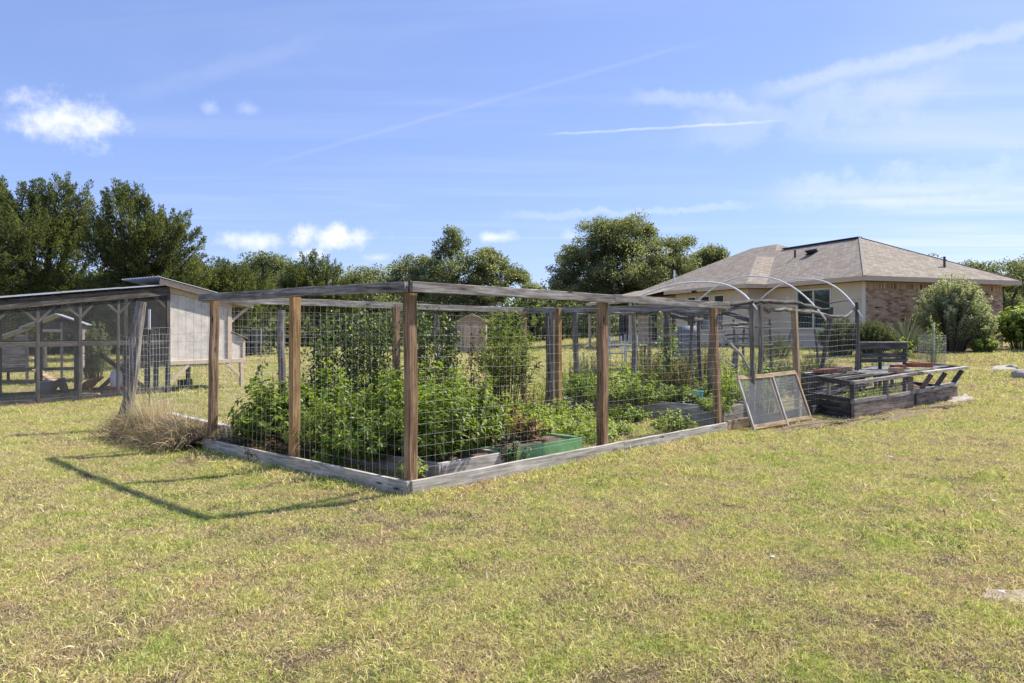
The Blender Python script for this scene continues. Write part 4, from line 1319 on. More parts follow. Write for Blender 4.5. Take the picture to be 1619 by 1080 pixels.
def lathe(name, p, prof, m, parent=None, n=18):
    vs, fs = [], []
    for (rr, z) in prof:
        for k in range(n):
            a = 2 * math.pi * k / n
            vs.append((p[0] + rr * math.cos(a), p[1] + rr * math.sin(a), p[2] + z))
    for i in range(len(prof) - 1):
        for k in range(n):
            q = (k + 1) % n
            fs.append((i * n + k, i * n + q, (i + 1) * n + q, (i + 1) * n + k))
    return MB().add(vs, fs).build(name, m, parent, smooth=True)
def build_run_items():
    p = at(184, 625, 15.9); z = gz(p.x, p.y) + .1
    T = thing('poultry_feeder', 'white poultry feeder with red tray on a brick in the run', 'feeder', (p.x, p.y, z))
    lathe('hopper', (p.x, p.y, z), [(.13, .08), (.125, .35), (.10, .43), (.03, .46), (.0, .46)], P_WHITEPL, T)
    lathe('tray', (p.x, p.y, z), [(.0, .01), (.21, .01), (.24, .09), (.22, .09), (.19, .03), (.0, .03)], P_RED, T)
    o = MB().beam((p.x - .22, p.y - .02, z - .05), (p.x + .22, p.y - .02, z - .05), .25, .11).build('concrete_block', P_LIME)
    tag(o, 'low grey block under the red and white feeder', 'block')
    q = at(143, 634, 15.15)
    o = MB().beam((q.x - .16, q.y, gz(q.x, q.y) + .05), (q.x + .17, q.y + .04, gz(q.x, q.y) + .05), .10, .11).build('brick', P_BUFFBRICK)
    tag(o, 'brown block lying on the dirt in front of the hen', 'block')
    q = at(71, 629, 15.8); zz = gz(q.x, q.y)
    T = thing('bucket', 'pale galvanised bucket beside the ramp in the run', 'bucket', (q.x, q.y, zz))
    lathe('bucket_body', (q.x, q.y, zz), [(.0, .01), (.13, .01), (.155, .33), (.162, .335), (.162, .31), (.15, .30), (.125, .03), (.0, .03)], P_METAL, T)
    MB().tube([(q.x + .155 * math.cos(a), q.y - .155 * math.sin(a) * .3 - .02, zz + .31 + .10 * math.sin(a)) for a in np.linspace(0, math.pi, 9)], .004, 5).build('handle', P_WIRE, T)
    q = at(90, 632, 16.0); zz = gz(q.x, q.y)
    mb = MB(); mb.tube([(q.x - .16, q.y, zz + .05), (q.x - .08, q.y, zz + .22), (q.x + .08, q.y + .03, zz + .30), (q.x + .2, q.y, zz + .04)], [.09, .11, .10, .07], 9, rough=.15)
    o = mb.build('stump', W_CEDARD, smooth=True)
    tag(o, 'dark rounded stump next to the bucket under the ramp', 'stump')
    q = at(292, 617, 17.0); zz = gz(q.x, q.y)
    o = MB().beam((q.x - .12, q.y, zz + .12), (q.x + .16, q.y, zz + .14), .2, .28, jit=.01).build('log_block', W_CEDARD)
    tag(o, 'black chunk of wood on the grass under the white coop', 'log')
build_run_items()

# ------------------------------------------------------------------ side fence with leaning post, dry grass, left bed
def build_side_fence():
    T = thing('wire_fence', 'sagging wire fence with leaning cedar post left of the cage', 'wire fence', (-5.85, 10.4, 0))
    base, top = Vector((-5.87, 10.4, -.1)), Vector((-5.57, 10.55, 1.92))
    pts = [base.lerp(top, t) + Vector((.035 * math.sin(t * 5), .02 * math.cos(t * 4), 0)) for t in np.linspace(0, 1, 9)]
    MB().tube(pts, [.105, .1, .09, .082, .078, .076, .08, .078, .07], 9, rough=.1).build('leaning_post', W_CEDAR, T)
    for p, h in (((-4.12, 12.45, 0), 1.95), ((-1.6, 14.9, 0), 1.9)):
        MB().tube([Vector(p) + Vector((.02 * math.sin(k), 0, h * k / 6 - .1)) for k in range(7)], [.085, .08, .075, .07, .07, .065, .06], 8, rough=.1).build('post', W_CEDAR, T)
    tp = Vector((-5.1, 9.78, 0))
    m = MB(); m.beam(tp + Vector((0, 0, -.2)), tp + Vector((0, 0, 1.5)), .035, .012, up=(1, .4, 0), ch=.001); m.beam(tp + Vector((.01, -.012, -.2)), tp + Vector((.01, -.012, 1.5)), .02, .012, up=(-.4, 1, 0), ch=.001)
    for k in range(14):
        z = .25 + k * .09
        m.box(tp + Vector((-.005, -.018, z)), (.012, .012, .022))
    st = m.build('t_post', P_TPOST, T)
    MB().beam(tp + Vector((0, 0, 1.5)), tp + Vector((0, 0, 1.785)), .04, .03, up=(1, .4, 0), ch=.003).build('white_tip', P_WHITEPL, st)
    L2 = LC + Vector((0, 0, 0))
    wire_panel(L2, tp, .35, 1.50, .1, .1, .0013, .03, sag=.06).build('wire_mesh', P_WIRE, T)
    wire_panel(tp, (-5.8, 10.4, 0), .35, 1.45, .1, .1, .0013, .035, sag=.05).build('wire_mesh', P_WIRE, T)
    wire_panel((-5.75, 10.45, 0), (-4.12, 12.45, 0), .3, 1.5, .1, .15, .0013, .02).build('wire_mesh', P_WIRE, T)
    wire_panel((-4.12, 12.45, 0), (-1.6, 14.9, 0), .2, 1.45, .1, .15, .0013, .02).build('wire_mesh', P_WIRE, T)
    MB().beam((-5.3, 10.75, .10), (-3.75, 9.25, .10), .14, .24, up=(0, 0, 1), ch=.015, jit=.008).build('bed_edge', W_PALE, T)
build_side_fence()

def strand_mesh(name, roots, dirs, ln, wd, droop, tint, m, parent, nseg=4, kind='stuff'):
    """long bending blades as tapered strips"""
    n = len(roots)
    dirs = unit(dirs)
    side = unit(np.cross(dirs, rand_unit(n)))
    V = []
    for k in range(nseg + 1):
        t = k / nseg
        c = roots + dirs * (ln * t)[:, None] + np.array([0, 0, -1.0]) * (droop * ln * t * t)[:, None]
        w = (wd * (1 - t) ** .7)[:, None]
        V += [c - side * w / 2, c + side * w / 2]
    V = np.stack(V, 1)
    V[:, :, 2] = np.maximum(V[:, :, 2], .01)
    idx = np.arange(n)[:, None] * (2 * (nseg + 1))
    tr = []
    for k in range(nseg):
        o = 2 * k
        tr.append([o, o + 1, o + 3]); tr.append([o, o + 3, o + 2])
    Tn = (idx[:, None, :] + np.array(tr)[None]).reshape(-1, 3)
    return np_mesh(name, V.reshape(-1, 3), Tn, np.repeat(tint, 2 * (nseg + 1)), m, parent, kind)

def dry_grass(name, label, pa, pb, width, n, height, seed, stalks=60):
    global rng
    rng = np.random.default_rng(seed)
    pa, pb = np.array(pa), np.array(pb)
    T = thing(name, label, 'dry grass', tuple(pa))
    d = pb - pa; L = np.linalg.norm(d[:2]); dn = d / L; nn = np.array([dn[1], -dn[0], 0])
    t = rng.uniform(0, 1, n)
    w = rng.normal(size=n) * width * .35
    root = pa + d * t[:, None] + nn * w[:, None]
    root[:, 2] = .05 + np.maximum(0, .25 - np.abs(w) * .5) * rng.uniform(.2, 1, n)
    dirs = rng.normal(size=(n, 3)) * .48 + np.array([0, 0, .95]) + nn * (np.sign(w) * .35 + .2)[:, None]
    ln = height * rng.uniform(.35, 1, n)
    strand_mesh('blade', root, dirs, ln, rng.uniform(.004, .009, n), rng.uniform(.35, 1.0, n), rng.uniform(0, .75, n), L_DRY, T)
    m = stalks
    cl = np.where(rng.uniform(0, 1, m) < .6, rng.normal(size=m) * .13 + .38, rng.uniform(0, 1, m))
    root = pa + d * np.clip(cl, 0, 1)[:, None] + nn * (rng.normal(size=m) * .12)[:, None]; root[:, 2] = .15
    dirs = rng.normal(size=(m, 3)) * .22 + np.array([0, 0, 1])
    strand_mesh('seed_stalk', root, dirs, rng.uniform(.45, .85, m), rng.uniform(.004, .007, m), rng.uniform(.05, .45, m), rng.uniform(.4, 1, m), L_DRY, T)
    # packed thatch under the blades
    vs, fs = [], []
    k = 14
    for i in range(k):
        for j in range(7):
            u = i / (k - 1); v = (j / 6 - .5) * 2
            hh = .33 * (1 - v * v) * (1 - (2 * u - 1) ** 4 * .6) + random.uniform(0, .04)
            q = pa + d * u + nn * v * width * .5
            vs.append((q[0], q[1], max(-.02, hh)))
    fs = [(i * 7 + j, i * 7 + j + 1, (i + 1) * 7 + j + 1, (i + 1) * 7 + j) for i in range(k - 1) for j in range(6)]
    MB().add(vs, fs).build('thatch', plain('matted_thatch', (.19, .15, .105), .95, var=.5, scale=25, bstr=.8) if 'matted_thatch' not in MATS else MATS['matted_thatch'], T, smooth=True)
dry_grass('dry_grass_mound', 'matted mound of dry straw grass against the cage corner post', (-5.45, 9.85, 0), (-3.88, 8.62, 0), .5, 6500, .46, 31, 520)

# ------------------------------------------------------------------ plants in and around the cage
lush = [(.95, .75, .62, .55, .80, 'leafy bush right behind the near corner post'),
        (1.25, 1.45, .70, .60, .92, 'tallest leafy bush in the middle of the near bed'),
        (.75, 2.0, .62, .55, .74, 'leafy bush inside the shaded left wire side'),
        (1.75, 2.2, .70, .65, .88, 'leafy bush behind the tallest one toward the back wire'),
        (1.0, 2.95, .65, .55, .82, 'leafy bush at the far left inside the cage'),
        (1.65, .95, .50, .50, .78, 'leafy bush above the bleached board beside the green box'),
        (2.6, 2.6, .60, .60, .72, 'leafy bush in front of the vines at the cage centre')]
lush += [(.55, 3.15, .5, .5, .70, 'leafy bush beside the far left cage post'), (.55, 1.3, .42, .6, .52, 'leafy growth spilling over the bed edge at the left wire'), (2.1, 1.75, .6, .55, .74, 'leafy bush behind the green painted box')]
for i, (a, b, rx, ry, h, lab) in enumerate(lush):
    bush('leafy_bush', lab, 'plant', enc(a, b, .12), rx * 1.05, ry * 1.05, h, 100, 34, (.078, .095, .066)[i % 3], (.036, .05, .03)[i % 3], L_LUSH, seed=200 + i, up=(.35, .2, .6)[i % 3], start=.2, group='lush bushes in the cage', tintpow=1.9, spread=.5, flat=.42, wild=.19, dead=.05)
bush('dead_litter', 'tangle of dead brown stems inside the left kick board', 'dead plant', enc(.3, 2.7, .0), .45, .35, .34, 60, 12, .06, .02, L_DEAD, seed=226, up=.6, spread=.9, droop=.4, stem_m=STEMB)
bush('dead_litter', 'dead brown stems at the foot of the far left cage post', 'dead plant', enc(.25, 3.5, .0), .3, .3, .42, 40, 10, .06, .015, L_DRY, seed=227, up=.8, spread=.7, stem_m=STEMB)
bush('low_herb', 'fine pale green herb mound behind the middle left post', 'plant', enc(.55, 2.15, .05), .55, .55, .62, 90, 34, .04, .018, L_LIME, seed=220, up=.6, start=.3, spread=.5)
bush('low_herb', 'small pale weed at the foot of the near corner post', 'plant', enc(.28, .30, .02), .16, .16, .36, 16, 18, .05, .028, L_LIME, seed=221, up=.5, spread=.3)
bush('low_herb', 'small weed inside the left kick board by the middle post', 'plant', enc(.28, 1.55, .02), .22, .22, .30, 18, 18, .05, .03, L_LUSH, seed=222, up=.5, spread=.3)
bush('wilted_plant', 'wilting brown leaved plant in the green box', 'plant', enc(2.15, .85, .17), .55, .40, .45, 34, 18, .07, .04, L_DEAD, seed=223, up=.3, spread=.4, droop=.3)
bush('strawberry_plant', 'small green leaved plant over the end of the green box', 'plant', enc(2.45, .75, .17), .30, .26, .34, 18, 12, .07, .06, L_LUSH, seed=224, up=.3, spread=.3, tintbase=.3)
bush('trailing_weed', 'trailing weed spilling over the shaded end of the green box', 'plant', enc(1.62, .28, .02), .20, .12, .34, 16, 14, .055, .04, L_ROSE, seed=225, up=.3, spread=.3)

def vine(name, label, pa, pb, h, n, seed, m=L_VINE, z0=.15, ll=.062, lw=.05, depth=.16, strands=26):
    global rng
    rng = np.random.default_rng(seed); random.seed(seed)
    pa, pb = Vector(pa), Vector(pb)
    T = thing(name, label, 'vine', pa, None)
    d = pb - pa; nn = Vector((d.y, -d.x, 0)).normalized()
    mb = MB(); cs = []
    ncol = max(1, int(d.length / .42)); cols = [(k + .5) / ncol + random.uniform(-.04, .04) for k in range(ncol)]; cw = .10 / max(.3, d.length)
    for i in range(strands):
        u = (random.choice(cols) + random.gauss(0, cw)) if random.random() < .85 else random.uniform(0, 1); top = h * random.uniform(.62, 1.05)
        pts = []
        off = random.uniform(-depth, depth)
        for k in range(9):
            z = z0 + (top - z0) * k / 8
            u = u + random.uniform(-.035, .035)
            pts.append(pa + d * u + nn * (off + random.uniform(-.03, .03)) + Vector((0, 0, z)))
        mb.tube(pts, [.006 - .0004 * k for k in range(9)], 4, cap=False)
        cs += pts
    mb.build('stem', STEMB, T, kind='stuff')
    cs = np.array([tuple(c) for c in cs])
    c = cs[rng.integers(0, len(cs), n)] + rng.normal(size=(n, 3)) * np.array([.06, .06, .075])
    axis = unit(rng.normal(size=(n, 3)) * .7 + np.array([0, 0, -.6]) + np.array(nn) * rng.normal(size=(n, 1)))
    nrm = unit(rng.normal(size=(n, 3)) * .6 + np.array([0, 0, .5]) + np.array(nn) * .6)
    V, Tn, tt = leaf_arrays(c, axis, nrm, ll * rng.uniform(.6, 1.3, n), lw * rng.uniform(.6, 1.2, n), rng.uniform(0, 1, n) ** 2.2)
    np_mesh('foliage', V, Tn, tt, m, T, kind='stuff')
vine('climbing_vine', 'dense dark vine on the back wire left of the back post', enc(1.35, LEN_L - .15), enc(2.75, LEN_L - .15), 1.68, 6400, 301, strands=56, ll=.052, lw=.042)
vine('climbing_vine', 'yellowing vine on the back wire right of the back post', enc(3.05, LEN_L - .15), enc(3.95, LEN_L - .15), 1.74, 3400, 302, strands=34, ll=.052, lw=.042)
vine('climbing_vine', 'thin trailing vine alone on the far left back wire', enc(.62, LEN_L - .12), enc(.85, LEN_L - .12), 1.05, 220, 303, strands=4, depth=.05)
vine('climbing_vine', 'sparse reddish vine strands beside the willowy shrub', enc(3.95, LEN_L - .2), enc(4.45, LEN_L - .2), 1.6, 500, 304, m=L_DEAD, strands=9, ll=.05, lw=.03)
bush('willowy_shrub', 'tall willowy shrub with narrow light green leaves at cage back', 'shrub', enc(4.75, LEN_L - .45, 0), .62, .5, 1.95, 60, 40, .125, .018, L_WILLOW, seed=305, up=.9, start=.25, spread=.35, flat=.75, tintbase=.25)
bush('dead_seed_plant', 'dry brown seed head plant before the dark back corner post', 'plant', enc(4.95, 3.0, 0), .2, .2, .62, 18, 22, .035, .02, L_DEAD, seed=306, up=.5, spread=.3)
# weeds across the inner floor and the garden beyond
weeds = [(4.1, 2.9, .55, .62, 'tall weeds before the back corner of the cage'), (3.5, 1.4, .5, .45, 'tall weeds behind the green box'), (3.0, 2.4, .6, .55, 'taller green weeds between the bushes and the back post'), (4.9, 2.3, .5, .36, 'green weeds against the grey raised bed'), (3.9, 1.5, .7, .3, 'spreading weeds at the centre right of the cage floor'), (3.3, 1.9, .55, .38, 'low green weeds in the middle of the cage floor'), (4.3, 2.2, .6, .42, 'low green weeds before the gate post'),
         (4.3, 1.2, .5, .22, 'low green weeds on the cage floor before the grey bed'), (3.6, .8, .45, .22, 'sparse weeds behind the far near-side post'), (5.2, .55, .3, .3, 'weeds by the leaning far corner post')]
for i, (a, b, r_, h, lab) in enumerate(weeds):
    bush('weed_patch', lab, 'weeds', enc(a, b, 0), r_, r_, h, 60, 16, .06, .028, L_LUSH if i % 2 == 0 else L_LIME, seed=320 + i, up=.5, spread=.85, start=.1, tintbase=.25, wild=.2)
C_pl = [
    (930, 600, 14.2, .42, .95, 'rosemary', L_ROSE, 'large rosemary bush behind the cage gate post'),
    (1255, 585, 15.6, .75, .78, 'rosemary', L_ROSE, 'rosemary bush behind the tan lumber post'),
    (1215, 590, 16.2, .55, .70, 'rosemary', L_ROSE, 'rosemary bush left of the tan lumber post'),
    (925, 612, 12.9, .40, .62, 'squash_plant', L_LUSH, 'broad leaved squash plant beside the gate post'),
    (985, 600, 14.8, .5, .62, 'squash_plant', L_LUSH, 'silvery topped squash plant in the far bed'),
    (1040, 615, 12.6, .42, .82, 'flowering_herb', L_TANFLOWER, 'tan seeding herb left of the dark cedar post'),
    (1078, 618, 12.3, .32, .95, 'flowering_herb', L_TANFLOWER, 'tall tan flower headed herb above the grey bed'),
    (960, 625, 11.9, .42, .40, 'low_greens', L_LIME, 'yellow green low plants in the grey raised bed'),
    (1010, 630, 11.7, .42, .38, 'low_greens', L_LUSH, 'low green plants in the middle of the grey bed'),
    (1135, 610, 13.2, .40, .5, 'low_greens', L_LUSH, 'low green plants behind the turquoise pot'),
    (1175, 605, 12.9, .42, .62, 'young_bush', L_LIME, 'bright young bush behind the leaning far corner post'),
    (1205, 610, 12.3, .40, .80, 'young_bush', L_LIME, 'bright young bush left of the leaning screens'),
    (1135, 590, 15.2, .6, .55, 'low_greens', L_LUSH, 'green weeds at the foot of the double cedar posts'),
    (1095, 590, 15.0, .5, .5, 'low_greens', L_LIME, 'pale weeds around the cedar gate posts'),
    (985, 640, 11.2, .4, .22, 'low_greens', L_LUSH, 'trailing greens on the cage floor before the grey bed'),
    (880, 610, 13.6, .5, .6, 'low_greens', L_LIME, 'yellow green plants seen through the cage gate'),
]
C_pl += [
    (1132, 634, 10.95, .28, .18, 'low_greens', L_LIME, 'low seedlings in the near end of the grey bed'),
    (1075, 628, 11.75, .34, .30, 'low_greens', L_LUSH, 'low seedlings in the grey bed left of the turquoise pot'),
    (935, 615, 12.6, .45, .50, 'low_greens', L_LUSH, 'leafy greens at the far end of the grey raised bed'),
    (1050, 620, 12.0, .36, .34, 'low_greens', L_LIME, 'pale leafy greens in the grey bed beside the black fabric'),
    (1020, 600, 15.8, .5, 1.05, 'flowering_herb', L_TANFLOWER, 'tan seeding herb far behind the grey bed'),
    (1110, 600, 14.6, .4, 1.0, 'flowering_herb', L_TANFLOWER, 'tall tan herb between the double cedar posts'),
    (1165, 612, 11.9, .4, .7, 'low_greens', L_LUSH, 'green plants behind the leaning far corner post'),
    (905, 600, 14.6, .7, .85, 'low_greens', L_LUSH, 'tall green weeds behind the cage gate opening'),
    (960, 600, 13.7, .7, .80, 'low_greens', L_LIME, 'tall yellow green weeds behind the second wire post'),
    (1020, 600, 13.9, .7, .75, 'low_greens', L_LUSH, 'tall weeds left of the dark cedar gate post'),
    (1075, 600, 14.2, .7, .70, 'low_greens', L_LUSH, 'weeds between the dark cedar posts'),
    (1150, 600, 13.8, .6, .75, 'low_greens', L_LIME, 'yellow green weeds before the crossed garden poles'),
    (1180, 590, 15.0, .7, .85, 'young_bush', L_LUSH, 'feathery green bush behind the leaning stick'),
    (1290, 590, 15.8, .6, .80, 'rosemary', L_ROSE, 'rosemary bush between the tan post and the cold frame'),
    (1045, 570, 20.5, .9, .75, 'low_greens', L_ROSE, 'grey green bedding shrub before the bay windows'),
    (1110, 570, 20.8, .9, .65, 'low_greens', L_ROSE, 'grey green bedding shrub under the bay corner'),
    (1230, 560, 22.5, .8, .7, 'rosemary', L_ROSE, 'grey grassy shrub under the double window'),
]
for i, (px, py, D, r_, h, nm, lm, lab) in enumerate(C_pl):
    r_, h = r_ * 1.12, h * 1.15
    x = (px - CX) / F * D
    z = gz(x, D)
    if nm == 'rosemary':
        bush(nm, lab, 'shrub', (x, D, z), r_, r_, h, 130, 46, .045, .008, lm, seed=340 + i, up=1.2, start=.3, spread=.35, flat=.65)
    elif nm == 'squash_plant':
        bush(nm, lab, 'plant', (x, D, z), r_, r_, h, 34, 9, .16, .13, lm, seed=340 + i, up=.3, start=.4, spread=.5, tintbase=.3)
    elif nm == 'flowering_herb':
        bush(nm, lab, 'plant', (x, D, z), r_, r_, h, 90, 34, .035, .016, lm, seed=340 + i, up=.8, start=.3, spread=.4, flat=.7, tipbias=1.8)
    else:
        zz = z + (.22 if ('grey bed' in lab or 'grey raised' in lab) and 'behind' not in lab and 'before' not in lab else 0)
        bush(nm, lab, 'plant', (x, D, zz), r_, r_, h, 60, 20, .06, .028, lm, seed=340 + i, up=.6, start=.15, spread=.6, wild=.15)
vp = at(1045, 600, 13.0)
vine('climbing_vine', 'bright climbing vine between the cedar posts beyond the cage', (vp.x - .12, vp.y, 0), (vp.x + .22, vp.y - .1, 0), 1.75, 700, 360, m=L_LIME, strands=10, depth=.08)

# ------------------------------------------------------------------ cedar pole garden beyond the cage
def cpole(px, ptop, D, r, m=W_CEDAR, lean=0.0, zt=None):
    x = (px - CX) / F * D
    zt_ = CH + (HY - ptop) / F * D
    z0 = gz(x, D) - .15
    pts = []
    for k in range(8):
        t = k / 7
        pts.append(Vector((x + lean * t + .018 * math.sin(t * 6 + px), D + .015 * math.cos(t * 5 + px), z0 + (zt_ - z0) * t)))
    r *= .78
    return MB().tube(pts, [r * (1.1 - .25 * k / 7 + random.uniform(-.06, .06)) for k in range(8)], 8, rough=.09), pts[-1]

def build_pole_garden():
    T = thing('cedar_pole_fence', 'rustic cedar pole garden fence with crooked top rails before the house', 'pole fence', (3.68, 10.73, 0))
    posts = [(1187, 476, 10.75, .052, W_CEDAR, .03), (1198, 482, 10.95, .05, W_CEDAR, .05), (1355, 478, 13.8, .055, W_CEDARD, 0), (1291, 486, 14.2, .06, W_CEDARD, .30),
             (911, 488, 13.2, .075, W_CEDAR, 0), (866, 490, 13.3, .06, W_CEDARD, 0), (1003, 494, 14.3, .07, W_CEDAR, -.02), (1055, 498, 12.9, .06, W_CEDARD, 0),
             (1094, 505, 12.7, .045, W_CEDARD, 0), (1106, 498, 13.4, .05, W_CEDARD, 0), (1119, 500, 13.3, .06, W_CEDAR, .10), (1165, 530, 15.5, .05, W_CEDAR, .0),
             (1160, 505, 17.3, .045, W_CEDARD, 0), (1218, 505, 17.0, .045, W_CEDARD, 0), (1176, 518, 16.5, .04, W_CEDARD, 0), (1206, 518, 17.4, .04, W_CEDARD, 0), (1027, 500, 16.8, .06, W_CEDARD, 0), (1298, 520, 16.5, .04, W_CEDARD, -.15)]
    for p in posts:
        mb, top = cpole(*p)
        mb.build('post', p[4], T)
    x = (1257 - CX) / F * 11.85
    MB().beam((x + .06, 11.85, -.1), (x - .03, 11.82, CH + 35 / F * 11.85), .09, .09, up=ER).build('lumber_post', W_NEW, T)
    def rail(pts, r, m, name='top_pole'):
        P = [at(*q) for q in pts]
        out = []
        for a, b in zip(P[:-1], P[1:]):
            for k in range(4):
                out.append(a.lerp(b, k / 4) + Vector((0, random.uniform(-.012, .012), random.uniform(-.014, .014))))
        out.append(P[-1])
        MB().tube(out, [r * random.uniform(.82, 1.12) for _ in out], 8, rough=.12).build(name, m, T)
    rail([(1142, 481, 10.3), (1187, 477, 10.75), (1215, 476, 11.1), (1262, 480, 12.0), (1296, 489, 12.7)], .036, W_CEDARD)
    rail([(1140, 492, 10.35), (1165, 487, 10.55), (1190, 486, 10.8)], .026, W_CEDAR)
    rail([(1192, 485, 10.85), (1215, 491, 11.2), (1240, 489, 11.5), (1262, 493, 11.9), (1292, 495, 12.5), (1312, 501, 12.9), (1335, 501, 13.4), (1352, 489, 13.8)], .033, W_CEDAR)
    rail([(1140, 492, 12.6), (1165, 499, 11.8), (1186, 506, 11.0)], .05, W_CEDARD, 'side_pole')
    rail([(860, 488, 13.3), (905, 491, 13.2), (955, 492, 13.4)], .045, W_CEDARD)
    rail([(985, 495, 14.3), (1040, 493, 13.3), (1090, 495, 12.8), (1140, 493, 12.4)], .055, W_CEDAR)
    rail([(1060, 499, 12.9), (1094, 508, 12.7), (1110, 505, 13.0)], .04, W_CEDARD, 'side_pole')
    rail([(910, 497, 15.2), (950, 494, 15.6), (985, 497, 15.8)], .03, W_CEDAR)
    rail([(1140, 514, 15.5), (1165, 512, 16.0), (1186, 510, 16.3)], .045, W_CEDARD, 'side_pole')
    rail([(1158, 518, 15.6), (1190, 517, 15.9), (1218, 517, 16.0)], .025, W_CEDAR, 'side_pole')
    for y in (529, 536, 545):
        rail([(1146, y, 15.9), (1186, y - 1, 16.1)], .018, W_CEDARD, 'side_pole')
    rail([(1158, 546, 14.5), (1190, 545, 14.6), (1222, 545, 14.8)], .018, W_CEDAR, 'side_pole')
    rail([(1145, 535, 11.2), (1172, 562, 11.4), (1188, 588, 11.5)], .024, W_PALE, 'leaning_stick')
    rail([(1146, 569, 12.4), (1162, 580, 12.4)], .014, W_PALE, 'leaning_stick')
    rail([(1246, 482, 12.2), (1244, 470, 12.2)], .014, W_PALE, 'leaning_stick')
    rail([(1275, 472, 14.0), (1310, 480, 14.2), (1360, 472, 14.4)], .012, W_CEDARD, 'leaning_stick')
    rail([(1248, 540, 16.0), (1256, 505, 16.2)], .03, W_CEDARD, 'leaning_stick')
    wire_panel((3.2, 10.25, 0), (4.82, 11.84, 0), .15, 1.72, .102, .051, .0011, .012).build('wire_mesh', P_WIRE, T)
    wire_panel((4.82, 11.84, 0), (6.86, 13.8, 0), .15, 1.72, .102, .102, .0011, .012).build('wire_mesh', P_WIRE, T)
    wire_panel((6.86, 13.8, 0), (4.2, 17.2, 0), .15, 1.6, .102, .102, .0011, .012).build('wire_mesh', P_WIRE, T)
    wire_panel((1.2, 13.2, 0), (3.25, 14.3, 0), .3, 1.85, .102, .102, .0011, .012).build('wire_mesh', P_WIRE, T)
    wire_panel((3.0, 13.9, 0), (4.9, 15.6, 0), .2, 1.8, .102, .102, .0011, .012).build('wire_mesh', P_WIRE, T)
    MB().beam((3.16, 10.22, .09), (3.62, 10.66, .09), .04, .14).build('low_board', W_NEW, T)
    MB().beam((3.62, 10.66, .08), (6.0, 12.95, .08), .04, .14).build('low_board', W_DARK, T)
build_pole_garden()

def hoop(label, pl, pa, pr):
    """bent white PVC pipe springing from one top rail to the other"""
    a, m, b = at(*pl), at(*pa), at(*pr)
    mid = (a + b) / 2
    rise = m - mid
    pts = []
    n = 26
    for k in range(n + 1):
        c = 1 - 2 * k / n
        q = mid + (a - mid) * c + rise * (1 - abs(c) ** 2.3)
        pts.append(q)
    d = (pts[0] - pts[1]).normalized()
    o = MB().tube([pts[0] + d * .12] + pts + [pts[-1] + (pts[-1] - pts[-2]).normalized() * .25], .0138, 8).build('pvc_hoop', P_PVC, smooth=True)
    tag(o, label, 'pipe hoop', 'white pipe hoops over the pole garden')
hoop('white pipe hoop nearest the wire cage, leftmost of three', (1000, 474, 12.9), (1106, 446, 11.9), (1186, 476, 10.8))
hoop('middle white pipe hoop over the pole garden', (1104, 476, 14.6), (1195, 437, 13.6), (1292, 489, 12.55))
hoop('white pipe hoop nearest the brick wall, rightmost of three', (1203, 473, 15.8), (1280, 441, 14.9), (1354, 488, 13.8))

# ------------------------------------------------------------------ cold frame, screens, bricks
K0, K1, K2 = Vector((5.75, 11.74, 0)), Vector((9.49, 14.86, 0)), Vector((5.43, 12.95, 0))
KV = K1 - K0; KS = K2 - K0; K3 = K1 + KS
def kp(u, v, z):
    p = K0 + KV * u + KS * v
    return Vector((p.x, p.y, z + gz(p.x, p.y) * .7))

